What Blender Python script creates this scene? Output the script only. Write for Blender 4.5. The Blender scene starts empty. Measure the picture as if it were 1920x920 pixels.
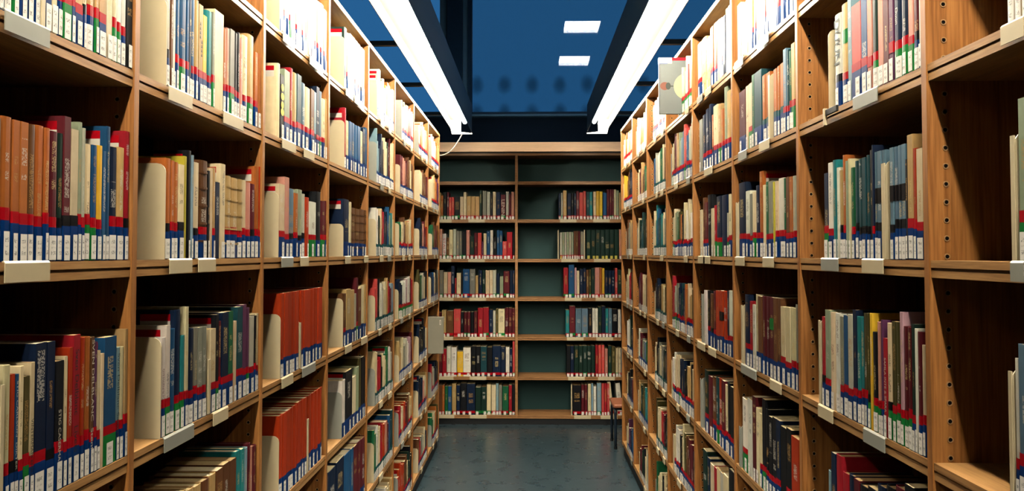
import bpy, math, random
from mathutils import Vector, Matrix

random.seed(7)
S = bpy.context.scene
COL = S.collection

# ------------------------------------------------------------------ camera
CAM_H = 1.54
F_PX, CX, CY = 1550.0, 960.0, 424.0
YAW, PITCH = 0.0218, math.atan(0.0325)
cam_data = bpy.data.cameras.new('camera')
cam = bpy.data.objects.new('camera', cam_data)
COL.objects.link(cam)
cam_data.sensor_fit = 'HORIZONTAL'
cam_data.sensor_width = 36.0
cam_data.lens = F_PX / 1920 * 36
cam_data.shift_y = -(460 - CY) / 1920
cam_data.clip_start = 0.02
cam.location = (0, 0, CAM_H)
cam.rotation_euler = (math.pi / 2 + PITCH, 0, YAW)
S.camera = cam
# ------------------------------------------------------------------ dusk sky and exposure
world = bpy.data.worlds.new('dusk_sky'); S.world = world
world.use_nodes = True
bg = world.node_tree.nodes['Background']
bg.inputs['Color'].default_value = (0.034, 0.175, 0.42, 1)
bg.inputs['Strength'].default_value = 0.72
S.view_settings.view_transform = 'Standard'
S.view_settings.look = 'None'
S.view_settings.gamma = 1.0
S.view_settings.use_curve_mapping = False
S.view_settings.exposure = 0.4
STRIP_POWER = 470.0          # radiance of the fluorescent strips
STRIP_COLOUR = (1.0, 0.89, 0.71, 1)
CEILING_LAMP_POWER = 16.0

FWD = Vector((-math.sin(YAW) * math.cos(PITCH), math.cos(YAW) * math.cos(PITCH), math.sin(PITCH)))
RGT = Vector((math.cos(YAW), math.sin(YAW), 0))
UPV = RGT.cross(FWD)

def project(p):
    d = Vector(p) - Vector((0, 0, CAM_H))
    w = d.dot(FWD)
    return CX + F_PX * d.dot(RGT) / w, CY - F_PX * d.dot(UPV) / w

def ray(u, v):
    return FWD + RGT * ((u - CX) / F_PX) + UPV * ((CY - v) / F_PX)

# ------------------------------------------------------------------ materials
ALB = 0.27      # overall darkness of the paints and papers
def lin(c):
    return tuple(ALB * ((x / 255) / 12.92 if x / 255 <= 0.04045 else ((x / 255 + 0.055) / 1.055) ** 2.4) for x in c)

def new_mat(name):
    m = bpy.data.materials.new(name); m.use_nodes = True
    nt = m.node_tree
    return m, nt, nt.nodes, nt.links, nt.nodes['Principled BSDF']

def plain(name, rgb, rough=0.5, spec=0.4, metal=0.0, noise=0.12, scale=30.0, bump=0.0):
    m, nt, N, L, b = new_mat(name)
    c = lin(rgb)
    tc = N.new('ShaderNodeTexCoord')
    no = N.new('ShaderNodeTexNoise'); no.inputs['Scale'].default_value = scale; no.inputs['Detail'].default_value = 4
    L.new(tc.outputs['Object'], no.inputs['Vector'])
    mr = N.new('ShaderNodeMapRange')
    mr.inputs['To Min'].default_value = 1 - noise; mr.inputs['To Max'].default_value = 1 + noise
    L.new(no.outputs['Fac'], mr.inputs['Value'])
    vm = N.new('ShaderNodeVectorMath'); vm.operation = 'SCALE'
    vm.inputs[0].default_value = c
    L.new(mr.outputs['Result'], vm.inputs['Scale'])
    L.new(vm.outputs['Vector'], b.inputs['Base Color'])
    b.inputs['Roughness'].default_value = rough
    b.inputs['Specular IOR Level'].default_value = spec * 0.35
    b.inputs['Metallic'].default_value = metal
    if bump:
        bp = N.new('ShaderNodeBump'); bp.inputs['Strength'].default_value = bump; bp.inputs['Distance'].default_value = 0.002
        L.new(no.outputs['Fac'], bp.inputs['Height']); L.new(bp.outputs['Normal'], b.inputs['Normal'])
    return m

def wood(name, c1, c2, stretch, rough=0.42):
    m, nt, N, L, b = new_mat(name)
    geo = N.new('ShaderNodeNewGeometry')
    mp = N.new('ShaderNodeMapping'); mp.inputs['Scale'].default_value = stretch
    L.new(geo.outputs['Position'], mp.inputs['Vector'])
    n1 = N.new('ShaderNodeTexNoise'); n1.inputs['Scale'].default_value = 1.0; n1.inputs['Detail'].default_value = 6; n1.inputs['Roughness'].default_value = 0.6
    L.new(mp.outputs['Vector'], n1.inputs['Vector'])
    n2 = N.new('ShaderNodeTexNoise'); n2.inputs['Scale'].default_value = 4.0; n2.inputs['Detail'].default_value = 3
    L.new(mp.outputs['Vector'], n2.inputs['Vector'])
    mx = N.new('ShaderNodeMath'); mx.operation = 'MULTIPLY_ADD'; mx.inputs[1].default_value = 0.45
    L.new(n2.outputs['Fac'], mx.inputs[0])
    sc = N.new('ShaderNodeMath'); sc.operation = 'MULTIPLY'; sc.inputs[1].default_value = 0.62
    L.new(n1.outputs['Fac'], sc.inputs[0]); L.new(sc.outputs[0], mx.inputs[2])
    cr = N.new('ShaderNodeValToRGB')
    cr.color_ramp.elements[0].position = 0.38; cr.color_ramp.elements[0].color = (*lin(c1), 1)
    cr.color_ramp.elements[1].position = 0.66; cr.color_ramp.elements[1].color = (*lin(c2), 1)
    L.new(mx.outputs[0], cr.inputs['Fac']); L.new(cr.outputs['Color'], b.inputs['Base Color'])
    b.inputs['Roughness'].default_value = rough; b.inputs['Specular IOR Level'].default_value = 0.12
    bp = N.new('ShaderNodeBump'); bp.inputs['Strength'].default_value = 0.15; bp.inputs['Distance'].default_value = 0.001
    L.new(mx.outputs[0], bp.inputs['Height']); L.new(bp.outputs['Normal'], b.inputs['Normal'])
    return m

WOOD_UP = wood('oak_upright', (142, 88, 42), (188, 128, 68), (55, 55, 2.2))
WOOD_SH = wood('oak_shelf', (156, 110, 62), (202, 154, 96), (60, 3.0, 60))
WOOD_BK = wood('oak_back_case', (152, 106, 62), (192, 142, 92), (3.0, 50, 50))
WOOD_FASCIA = wood('pale_fascia', (415, 350, 285), (440, 375, 305), (3.0, 50, 50))
WOOD_PANEL = wood('dark_back_board', (70, 44, 22), (92, 60, 32), (50, 50, 2.5))
WOOD_SEAT = wood('stool_beech', (150, 88, 60), (182, 116, 84), (4, 60, 60))
TEAL_PANEL = plain('teal_back_board', (40, 78, 78), 0.6, 0.3, noise=0.10, scale=6)
PLINTH = plain('black_plinth', (16, 20, 24), 0.5)
CREAM = plain('cream_enamel_metal', (214, 198, 160), 0.4, 0.45, noise=0.06, scale=40)
GREYM = plain('grey_enamel_metal', (160, 162, 150), 0.4, 0.45, noise=0.06, scale=40)
STEEL = plain('brass_ferrule', (210, 165, 115), 0.4, 0.5, metal=0.5, noise=0.05)
HOLE = plain('hole_dark', (12, 8, 6), 0.9, 0.1)
HOUSING = plain('dark_blue_housing', (70, 124, 176), 0.55, 0.3, noise=0.08, scale=8)
ALU = plain('grey_aluminium_reflector', (122, 120, 116), 0.6, 0.3, noise=0.03)
HOUSING_D = plain('dark_support_arm', (44, 74, 100), 0.55, 0.3, noise=0.08)
WHITE_EN = plain('white_enamel', (235, 232, 222), 0.35, 0.5, noise=0.03)
FRAME_D = plain('dark_window_frame', (44, 96, 146), 0.5, 0.3)
FRAME_B = plain('blue_grey_window_frame', (120, 190, 250), 0.5, 0.3)
WALL_D = plain('dark_wall_paint', (14, 46, 76), 0.7, 0.2, noise=0.1, scale=5)
WALL_S = plain('blue_grey_wall_paint', (54, 66, 78), 0.8, 0.2, noise=0.1, scale=3)
CEIL = plain('ceiling_paint', (48, 60, 76), 0.85, 0.1, noise=0.1, scale=2)
CABLE = plain('white_cable', (225, 215, 195), 0.5)
TUBE = plain('dark_blue_steel_tube', (22, 36, 50), 0.35, 0.5)
FOLDER = plain('grey_card', (150, 146, 128), 0.7, 0.2, noise=0.14, scale=14)
INK = plain('print_ink', (24, 26, 24), 0.6)
INK_W = plain('pale_print', (226, 216, 196), 0.6)
INK_D = plain('dark_teal_print', (24, 60, 66), 0.6)

def emit(name, col, strength):
    m, nt, N, L, b = new_mat(name)
    b.inputs['Base Color'].default_value = (0.9, 0.9, 0.88, 1)
    b.inputs['Emission Color'].default_value = col
    b.inputs['Emission Strength'].default_value = strength
    return m
STRIP = emit('fluorescent_diffuser', STRIP_COLOUR, STRIP_POWER)
CLAMP = emit('ceiling_lamp_diffuser', (0.92, 0.95, 1.0, 1), CEILING_LAMP_POWER)

def floor_mat():
    m, nt, N, L, b = new_mat('teal_linoleum')
    geo = N.new('ShaderNodeNewGeometry')
    a = N.new('ShaderNodeTexNoise'); a.inputs['Scale'].default_value = 9; a.inputs['Detail'].default_value = 4; a.inputs['Roughness'].default_value = 0.55
    c = N.new('ShaderNodeTexNoise'); c.inputs['Scale'].default_value = 60; c.inputs['Detail'].default_value = 4
    L.new(geo.outputs['Position'], a.inputs['Vector']); L.new(geo.outputs['Position'], c.inputs['Vector'])
    mm = N.new('ShaderNodeMath'); mm.operation = 'MULTIPLY_ADD'; mm.inputs[1].default_value = 0.4
    L.new(c.outputs['Fac'], mm.inputs[0])
    s = N.new('ShaderNodeMath'); s.operation = 'MULTIPLY'; s.inputs[1].default_value = 0.7
    L.new(a.outputs['Fac'], s.inputs[0]); L.new(s.outputs[0], mm.inputs[2])
    r = N.new('ShaderNodeValToRGB')
    r.color_ramp.elements[0].position = 0.22; r.color_ramp.elements[0].color = (*lin((34, 50, 60)), 1)
    r.color_ramp.elements[1].position = 0.86; r.color_ramp.elements[1].color = (*lin((62, 84, 92)), 1)
    L.new(mm.outputs[0], r.inputs['Fac']); L.new(r.outputs['Color'], b.inputs['Base Color'])
    rr = N.new('ShaderNodeMapRange'); rr.inputs['To Min'].default_value = 0.20; rr.inputs['To Max'].default_value = 0.38
    L.new(a.outputs['Fac'], rr.inputs['Value']); L.new(rr.outputs['Result'], b.inputs['Roughness'])
    b.inputs['Specular IOR Level'].default_value = 0.5
    return m
FLOOR = floor_mat()

def glass_mat(name, dots=False):
    m = bpy.data.materials.new(name); m.use_nodes = True
    nt = m.node_tree; N = nt.nodes; L = nt.links
    N.remove(N['Principled BSDF'])
    out = N['Material Output']
    tr = N.new('ShaderNodeBsdfTransparent'); tr.inputs['Color'].default_value = (0.86, 0.9, 0.92, 1)
    gl = N.new('ShaderNodeBsdfGlossy'); gl.inputs['Roughness'].default_value = 0.0
    mx = N.new('ShaderNodeMixShader'); mx.inputs['Fac'].default_value = 0.085
    L.new(tr.outputs[0], mx.inputs[1]); L.new(gl.outputs[0], mx.inputs[2])
    if dots:      # soft grey dot reflections painted into the tint, in two rows near the sill
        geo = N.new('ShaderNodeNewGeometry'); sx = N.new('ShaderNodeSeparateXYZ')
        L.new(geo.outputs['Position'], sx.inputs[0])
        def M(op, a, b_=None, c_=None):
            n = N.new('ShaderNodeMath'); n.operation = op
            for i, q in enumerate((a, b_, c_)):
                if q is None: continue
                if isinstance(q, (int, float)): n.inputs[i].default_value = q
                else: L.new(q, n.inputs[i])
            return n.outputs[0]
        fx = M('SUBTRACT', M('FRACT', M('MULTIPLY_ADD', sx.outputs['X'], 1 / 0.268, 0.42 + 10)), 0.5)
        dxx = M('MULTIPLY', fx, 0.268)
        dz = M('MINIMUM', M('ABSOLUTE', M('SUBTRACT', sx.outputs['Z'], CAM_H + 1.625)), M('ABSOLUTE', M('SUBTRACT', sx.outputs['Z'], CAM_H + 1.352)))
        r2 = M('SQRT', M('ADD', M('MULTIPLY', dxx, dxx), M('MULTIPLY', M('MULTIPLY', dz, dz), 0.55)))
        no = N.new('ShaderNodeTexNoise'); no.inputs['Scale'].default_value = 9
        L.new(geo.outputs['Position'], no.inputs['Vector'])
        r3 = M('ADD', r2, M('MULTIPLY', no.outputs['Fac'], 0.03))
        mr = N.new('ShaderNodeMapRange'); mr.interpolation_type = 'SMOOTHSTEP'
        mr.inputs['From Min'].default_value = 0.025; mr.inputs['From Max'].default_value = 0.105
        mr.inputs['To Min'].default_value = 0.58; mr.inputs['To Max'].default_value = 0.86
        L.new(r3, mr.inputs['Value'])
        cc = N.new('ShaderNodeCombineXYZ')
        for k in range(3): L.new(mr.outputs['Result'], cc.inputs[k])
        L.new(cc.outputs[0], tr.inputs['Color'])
    L.new(mx.outputs[0], out.inputs['Surface'])
    return m
GLASS = glass_mat('window_glass')
GLASS_DOT = glass_mat('window_glass_painted_reflections', True)

def cover_mat():
    m, nt, N, L, b = new_mat('book_cloth')
    at = N.new('ShaderNodeAttribute'); at.attribute_name = 'Col'
    ik = N.new('ShaderNodeAttribute'); ik.attribute_name = 'Ink'
    pr = N.new('ShaderNodeAttribute'); pr.attribute_name = 'Prt'
    uv = N.new('ShaderNodeUVMap'); uv.uv_map = 'UVMap'
    su = N.new('ShaderNodeSeparateXYZ'); L.new(uv.outputs['UV'], su.inputs[0])
    sp = N.new('ShaderNodeSeparateXYZ'); L.new(pr.outputs['Vector'], sp.inputs[0])
    def M(op, a, b_=None, c_=None):
        n = N.new('ShaderNodeMath'); n.operation = op
        for i, q in enumerate((a, b_, c_)):
            if q is None: continue
            if isinstance(q, (int, float)): n.inputs[i].default_value = q
            else: L.new(q, n.inputs[i])
        return n.outputs[0]
    U, V = su.outputs['X'], su.outputs['Y']
    inu = M('LESS_THAN', M('ABSOLUTE', M('SUBTRACT', U, 0.5)), sp.outputs['Z'])
    inv = M('MULTIPLY', M('GREATER_THAN', V, sp.outputs['X']), M('LESS_THAN', V, sp.outputs['Y']))
    wn = N.new('ShaderNodeTexWhiteNoise'); wn.noise_dimensions = '3D'
    cx = N.new('ShaderNodeCombineXYZ')
    L.new(M('FLOOR', M('MULTIPLY', U, 11.0)), cx.inputs[0]); L.new(M('FLOOR', M('MULTIPLY', V, 130.0)), cx.inputs[1])
    L.new(sp.outputs['X'], cx.inputs[2]); L.new(cx.outputs[0], wn.inputs['Vector'])
    wn2 = N.new('ShaderNodeTexWhiteNoise'); wn2.noise_dimensions = '2D'
    c2 = N.new('ShaderNodeCombineXYZ'); L.new(M('FLOOR', M('MULTIPLY', V, 16.0)), c2.inputs[0]); L.new(sp.outputs['Y'], c2.inputs[1])
    L.new(c2.outputs[0], wn2.inputs['Vector'])
    glyph = M('MULTIPLY', M('GREATER_THAN', wn.outputs['Value'], 0.42), M('GREATER_THAN', wn2.outputs['Value'], 0.22))
    mask = M('MULTIPLY', M('MULTIPLY', inu, inv), M('MULTIPLY', glyph, 0.55))
    geo = N.new('ShaderNodeNewGeometry')
    no = N.new('ShaderNodeTexNoise'); no.inputs['Scale'].default_value = 45; no.inputs['Detail'].default_value = 5
    L.new(geo.outputs['Position'], no.inputs['Vector'])
    mr = N.new('ShaderNodeMapRange'); mr.inputs['To Min'].default_value = 0.80; mr.inputs['To Max'].default_value = 1.2
    L.new(no.outputs['Fac'], mr.inputs['Value'])
    mp = N.new('ShaderNodeMapping'); mp.inputs['Scale'].default_value = (160, 160, 8)
    L.new(geo.outputs['Position'], mp.inputs['Vector'])
    n2 = N.new('ShaderNodeTexNoise'); n2.inputs['Scale'].default_value = 1; n2.inputs['Detail'].default_value = 3
    L.new(mp.outputs['Vector'], n2.inputs['Vector'])
    mr2 = N.new('ShaderNodeMapRange'); mr2.inputs['To Min'].default_value = 0.86; mr2.inputs['To Max'].default_value = 1.14
    L.new(n2.outputs['Fac'], mr2.inputs['Value'])
    mix = N.new('ShaderNodeMix'); mix.data_type = 'RGBA'
    L.new(mask, mix.inputs['Factor']); L.new(at.outputs['Color'], mix.inputs['A']); L.new(ik.outputs['Color'], mix.inputs['B'])
    vm = N.new('ShaderNodeVectorMath'); vm.operation = 'SCALE'
    L.new(mix.outputs['Result'], vm.inputs[0]); L.new(M('MULTIPLY', mr.outputs['Result'], mr2.outputs['Result']), vm.inputs['Scale'])
    L.new(vm.outputs['Vector'], b.inputs['Base Color'])
    b.inputs['Roughness'].default_value = 0.5; b.inputs['Specular IOR Level'].default_value = 0.05
    return m
COVER = cover_mat()

def attr_mat(name, rough, spec, noise=0.06):
    m, nt, N, L, b = new_mat(name)
    at = N.new('ShaderNodeAttribute'); at.attribute_name = 'Col'
    geo = N.new('ShaderNodeNewGeometry')
    no = N.new('ShaderNodeTexNoise'); no.inputs['Scale'].default_value = 120; no.inputs['Detail'].default_value = 2
    L.new(geo.outputs['Position'], no.inputs['Vector'])
    mr = N.new('ShaderNodeMapRange'); mr.inputs['To Min'].default_value = 1 - noise; mr.inputs['To Max'].default_value = 1 + noise
    L.new(no.outputs['Fac'], mr.inputs['Value'])
    vm = N.new('ShaderNodeVectorMath'); vm.operation = 'SCALE'
    L.new(at.outputs['Color'], vm.inputs[0]); L.new(mr.outputs['Result'], vm.inputs['Scale'])
    L.new(vm.outputs['Vector'], b.inputs['Base Color'])
    b.inputs['Roughness'].default_value = rough; b.inputs['Specular IOR Level'].default_value = spec * 0.35
    return m
TAPE = attr_mat('book_tape', 0.35, 0.1)
PAPER = attr_mat('page_edges', 0.85, 0.1, 0.2)

def label_mat():
    m, nt, N, L, b = new_mat('call_number_paper')
    uv = N.new('ShaderNodeUVMap'); uv.uv_map = 'UVMap'
    su = N.new('ShaderNodeSeparateXYZ'); L.new(uv.outputs['UV'], su.inputs[0])
    at = N.new('ShaderNodeAttribute'); at.attribute_name = 'Col'
    def M(op, a, b_=None):
        n = N.new('ShaderNodeMath'); n.operation = op
        for i, q in enumerate((a, b_)):
            if q is None: continue
            if isinstance(q, (int, float)): n.inputs[i].default_value = q
            else: L.new(q, n.inputs[i])
        return n.outputs[0]
    U, V = su.outputs['X'], su.outputs['Y']
    inu = M('LESS_THAN', M('ABSOLUTE', M('SUBTRACT', U, 0.5)), 0.30)
    l1 = M('LESS_THAN', M('ABSOLUTE', M('SUBTRACT', V, 0.72)), 0.075)
    l2 = M('LESS_THAN', M('ABSOLUTE', M('SUBTRACT', V, 0.50)), 0.035)
    l3 = M('LESS_THAN', M('ABSOLUTE', M('SUBTRACT', V, 0.28)), 0.075)
    wn = N.new('ShaderNodeTexWhiteNoise'); wn.noise_dimensions = '2D'
    geo = N.new('ShaderNodeNewGeometry')
    mp = N.new('ShaderNodeVectorMath'); mp.operation = 'SCALE'; mp.inputs['Scale'].default_value = 700
    L.new(geo.outputs['Position'], mp.inputs[0])
    sf = N.new('ShaderNodeVectorMath'); sf.operation = 'FLOOR'; L.new(mp.outputs[0], sf.inputs[0])
    wn.noise_dimensions = '3D'; L.new(sf.outputs[0], wn.inputs['Vector'])
    lines = M('MINIMUM', M('ADD', M('ADD', l1, M('MULTIPLY', l2, 0.5)), l3), 1.0)
    mask = M('MULTIPLY', M('MULTIPLY', inu, lines), M('MULTIPLY', M('GREATER_THAN', wn.outputs['Value'], 0.45), 0.6))
    mix = N.new('ShaderNodeMix'); mix.data_type = 'RGBA'
    L.new(mask, mix.inputs['Factor']); L.new(at.outputs['Color'], mix.inputs['A'])
    mix.inputs['B'].default_value = (*lin((60, 66, 80)), 1)
    L.new(mix.outputs['Result'], b.inputs['Base Color'])
    b.inputs['Roughness'].default_value = 0.55; b.inputs['Specular IOR Level'].default_value = 0.08
    return m
LABEL = label_mat()

# ------------------------------------------------------------------ builders
def empty(name, loc=(0, 0, 0), rz=0.0):
    o = bpy.data.objects.new(name, None); COL.objects.link(o)
    o.location = loc; o.rotation_euler = (0, 0, rz); o.empty_display_size = 0.05
    return o

def tag(o, label=None, cat=None, group=None, kind=None):
    if label: o['label'] = label
    if cat: o['category'] = cat
    if group: o['group'] = group
    if kind: o['kind'] = kind
    return o

def link_mesh(name, me, parent=None, loc=None):
    o = bpy.data.objects.new(name, me); COL.objects.link(o)
    if parent: o.parent = parent
    if loc is not None: o.location = loc
    return o

def pymesh(name, verts, faces, mat, smooth=False):
    me = bpy.data.meshes.new(name)
    me.from_pydata([tuple(v) for v in verts], [], faces)
    me.materials.append(mat)
    if smooth:
        for p in me.polygons: p.use_smooth = True
    me.update()
    return me

def prism(profile, axis, a0, a1):
    """extrude a closed 2D profile along an axis ('x','y','z')"""
    n = len(profile); vs = []
    for a in (a0, a1):
        for (p, q) in profile:
            vs.append({'x': (a, p, q), 'y': (p, a, q), 'z': (p, q, a)}[axis])
    fs = [[i, (i + 1) % n, n + (i + 1) % n, n + i] for i in range(n)]
    fs.append(list(range(n))[::-1]); fs.append(list(range(n, 2 * n)))
    return vs, fs

def box(x0, x1, y0, y1, z0, z1, bev=0.0):
    if bev <= 0:
        return prism([(x0, y0), (x1, y0), (x1, y1), (x0, y1)], 'z', z0, z1)
    b = bev
    prof = [(x0 + b, y0), (x1 - b, y0), (x1, y0 + b), (x1, y1 - b), (x1 - b, y1), (x0 + b, y1), (x0, y1 - b), (x0, y0 + b)]
    n = 8
    def inset(p): return (min(max(p[0], x0 + b), x1 - b), min(max(p[1], y0 + b), y1 - b))
    vs = []
    for z, pr in ((z0, [inset(p) for p in prof]), (z0 + b, prof), (z1 - b, prof), (z1, [inset(p) for p in prof])):
        vs += [(p[0], p[1], z) for p in pr]
    fs = []
    for k in range(3):
        for i in range(n):
            fs.append([k * n + i, k * n + (i + 1) % n, (k + 1) * n + (i + 1) % n, (k + 1) * n + i])
    fs.append(list(range(n))[::-1]); fs.append(list(range(3 * n, 4 * n)))
    return vs, fs

def join(*parts):
    vs, fs = [], []
    for v, f in parts:
        k = len(vs); vs += list(v); fs += [[i + k for i in q] for q in f]
    return vs, fs

def part(name, geom, mat, parent=None, smooth=False):
    return link_mesh(name, pymesh(name, geom[0], geom[1], mat, smooth), parent)

def tube(path, r, n=8, closed=False):
    vs, fs = [], []
    m = len(path)
    prev = None
    for i, p in enumerate(path):
        p = Vector(p)
        t = (Vector(path[min(i + 1, m - 1)]) - Vector(path[max(i - 1, 0)])).normalized()
        if prev is None:
            a = t.cross(Vector((0, 0, 1)))
            if a.length < 1e-3: a = t.cross(Vector((1, 0, 0)))
        else:
            a = prev - t * prev.dot(t)
        a.normalize(); prev = a; b_ = t.cross(a)
        for k in range(n):
            q = 2 * math.pi * k / n
            vs.append(p + (a * math.cos(q) + b_ * math.sin(q)) * r)
    for i in range(m - 1):
        for k in range(n):
            fs.append([i * n + k, i * n + (k + 1) % n, (i + 1) * n + (k + 1) % n, (i + 1) * n + k])
    fs.append(list(range(n))[::-1]); fs.append(list(range((m - 1) * n, m * n)))
    return vs, fs

# ------------------------------------------------------------------ dimensions of the place
XL, XR = -0.726, 0.7035                       # faces of the two side bookcases
YL0, WL = 1.503, 0.7286                       # centre of the first upright in view, bay width
YR0, WR = 1.4838, 0.7005
ROWS = ['T', 'A', 'B', 'C', 'D', 'E', 'F']
ZREL = {'top': 0.935, 'T': 0.648, 'A': 0.335, 'B': -0.013, 'C': -0.366, 'D': -0.718, 'E': -1.07, 'F': -1.43}
Z = {k: CAM_H + v for k, v in ZREL.items()}
ABOVE = {'T': 'top', 'A': 'T', 'B': 'A', 'C': 'B', 'D': 'C', 'E': 'D', 'F': 'E'}
SH_T = 0.030                                  # shelf thickness
DEP = 0.30                                    # bookcase depth
POST = 0.021
N0, N1 = -3, 7
YB = 7.48                                     # face of the back bookcase
WIN_Y = 7.93

# ------------------------------------------------------------------ setting
fl = part('floor', box(-4.2, 4.2, -3.6, 8.4, -0.05, 0.0), FLOOR); tag(fl, 'dark teal mottled linoleum floor of the aisle', 'floor', kind='structure')
ce = part('ceiling', box(-4.2, 4.2, -3.6, 8.1, 4.44, 4.54), CEIL); tag(ce, 'dark blue-grey ceiling above the bookcases', 'ceiling', kind='structure')
for nm, g, lb in (('wall_left', box(-4.3, -4.2, -3.6, 8.1, 0, 4.54), 'blue-grey side wall far left of the bookcases'),
                  ('wall_right', box(4.2, 4.3, -3.6, 8.1, 0, 4.54), 'blue-grey side wall far right of the bookcases'),
                  ('wall_rear', box(-4.3, 4.3, -3.7, -3.6, 0, 4.54), 'blue-grey wall behind the viewer')):
    tag(part(nm, g, WALL_S), lb, 'wall', kind='structure')
ZSILL = CAM_H + 1.30
wb = part('wall_back', box(-4.2, 4.2, 7.88, 8.1, 0, ZSILL), WALL_D); tag(wb, 'dark wall between the back bookcase and the window sill', 'wall', kind='structure')

# window wall above the back bookcase
def wx(px): return (px - 994) * (WIN_Y) / F_PX
def wz(py): return CAM_H + (474 - py) * WIN_Y / F_PX
win = empty('window_1', (0, WIN_Y, ZSILL)); tag(win, 'wide window onto the blue dusk sky above the back bookcase', 'window', kind='structure')
def wpart(name, g, mat):
    vs = [(v[0], v[1] - WIN_Y, v[2] - ZSILL) for v in g[0]]
    return part(name, (vs, g[1]), mat, win)
ZT = 4.44
wpart('sill', box(-4.2, 4.2, 7.80, 7.99, ZSILL, ZSILL + 0.018), FRAME_B)
wpart('bottom_rail', box(-4.2, 4.2, 7.89, 7.99, ZSILL + 0.018, ZSILL + 0.055), FRAME_D)
for nm, a, b_, y0, y1, mt in (('frame_side', 824, 839, 7.90, 7.98, FRAME_B), ('column', 839, 868, 7.84, 8.05, FRAME_D),
                              ('frame_side', 868, 877, 7.90, 7.98, FRAME_B), ('frame_edge', 877, 885, 7.88, 7.98, FRAME_D)):
    wpart(nm, box(wx(a), wx(b_), y0, y1, ZSILL + 0.018, ZT), mt)
for x in (-3.2, 3.2):
    wpart('mullion', box(x, x + 0.05, 7.89, 7.98, ZSILL + 0.055, ZT), FRAME_D)
def pane(x0, x1, y, tilt, mat, z0=ZSILL + 0.03, z1=ZT):
    dz = (z1 - z0) * math.tan(tilt)
    wpart('pane', ([(x0, y, z0), (x1, y, z0), (x1, y + dz, z1), (x0, y + dz, z1),
                    (x0, y + .004, z0), (x1, y + .004, z0), (x1, y + dz + .004, z1), (x0, y + dz + .004, z1)],
                   [[0, 1, 2, 3], [5, 4, 7, 6], [4, 0, 3, 7], [1, 5, 6, 2], [3, 2, 6, 7], [4, 5, 1, 0]]), mat)
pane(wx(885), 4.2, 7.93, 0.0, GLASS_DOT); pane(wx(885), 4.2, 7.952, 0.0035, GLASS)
pane(-4.2, wx(824), 7.93, 0, GLASS)

# square recessed ceiling lamps (seen mirrored in the window)
for k, (y, lb) in enumerate(((2 * 7.93 - 10.42, 'square ceiling lamp nearer the window, mirrored higher in the glass'),
                             (2 * 7.93 - 12.25, 'square ceiling lamp nearer the viewer, mirrored lower in the glass'))):
    r = empty('ceiling_light', (0.66, y, 4.44)); tag(r, lb, 'ceiling light', 'square lamps recessed in the ceiling')
    part('diffuser', box(-.22, .22, -.22, .22, -.012, -.002), CLAMP, r)
    fr = join(box(-.25, -.222, -.25, .25, -.02, 0), box(.222, .25, -.25, .25, -.02, 0), box(-.222, .222, -.25, -.222, -.02, 0), box(-.222, .222, .222, .25, -.02, 0))
    part('frame', fr, WHITE_EN, r)

# ------------------------------------------------------------------ strip lights above the aisle
def strip_light(xin, name_side):
    """asymmetric trough: tall dark cheek on the aisle side, bright tube tilted towards its own bookcase, white reflector sheet"""
    s = 1 if xin > 0 else -1
    y0, y1 = -3.2, 6.62
    zb = CAM_H + 0.97
    r = empty('strip_light', (0, 0, zb))
    tag(r, f'long glowing fluorescent strip light above the {name_side} bookcase', 'strip light', 'fluorescent strip lights along the aisle')
    def Q(dx, dz): return (xin + s * dx, dz)               # dx = away from the aisle
    def P(nm, prof, ya, yb, mt):
        g = prism(prof if s < 0 else prof[::-1], 'y', ya, yb)
        return part(nm, g, mt, r)
    P('side_panel', [Q(0, .006), Q(.004, .006), Q(.004, .22), Q(0, .22)], y0, y1, HOUSING)
    P('top_panel', [Q(.004, .214), Q(.176, .112), Q(.176, .118), Q(.004, .22)], y0, y1, HOUSING)
    P('reflector', [Q(.004, .104), Q(.172, .104), Q(.172, .108), Q(.004, .108)], y0, y1, ALU)
    P('outer_cheek', [Q(.172, .038), Q(.176, .038), Q(.176, .118), Q(.172, .118)], y0, y1, ALU)
    n = 8; seg = (y1 - y0) / n
    for k in range(n):
        ring = [Q(.056 + .016 * math.cos(2 * math.pi * q / 12), .085 + .016 * math.sin(2 * math.pi * q / 12)) for q in range(12)]
        P('fluorescent_tube', ring, y0 + k * seg + .008, y0 + (k + 1) * seg - .008, STRIP)
        if k < n - 1:
            P('joint_strip', [Q(.036, .066), Q(.076, .066), Q(.076, .104), Q(.036, .104)], y0 + (k + 1) * seg - .008, y0 + (k + 1) * seg + .008, WHITE_EN)
    P('end_cap', [Q(-.002, -.012), Q(.160, -.012), Q(.172, .038), Q(.176, .038), Q(.176, .118), Q(.088, .160), Q(.088, .004), Q(-.002, -.004)], y1, y1 + .015, WHITE_EN)
    XF = XL if s < 0 else XR
    for y in (-2.0, -0.97, 0.06, 1.1, 2.13, 3.16, 4.18, 5.21, 6.3):
        g = join(prism([Q(.176, .088), Q(abs(XF) - abs(xin) + .16, .088), Q(abs(XF) - abs(xin) + .16, .112), Q(.176, .112)], 'y', y - .015, y + .015),
                 prism([Q(abs(XF) - abs(xin) + .13, -.0145), Q(abs(XF) - abs(xin) + .16, -.0145), Q(abs(XF) - abs(xin) + .16, .088), Q(abs(XF) - abs(xin) + .13, .088)], 'y', y - .015, y + .015))
        part('support_arm', g, HOUSING_D, r)
    P('bracket', [Q(-.018, .03), Q(0, .03), Q(0, .04), Q(-.018, .04)], 2.62, 2.64, WHITE_EN)
    return r
strip_light(-0.468, 'left')
strip_light(0.459, 'right')
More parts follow.
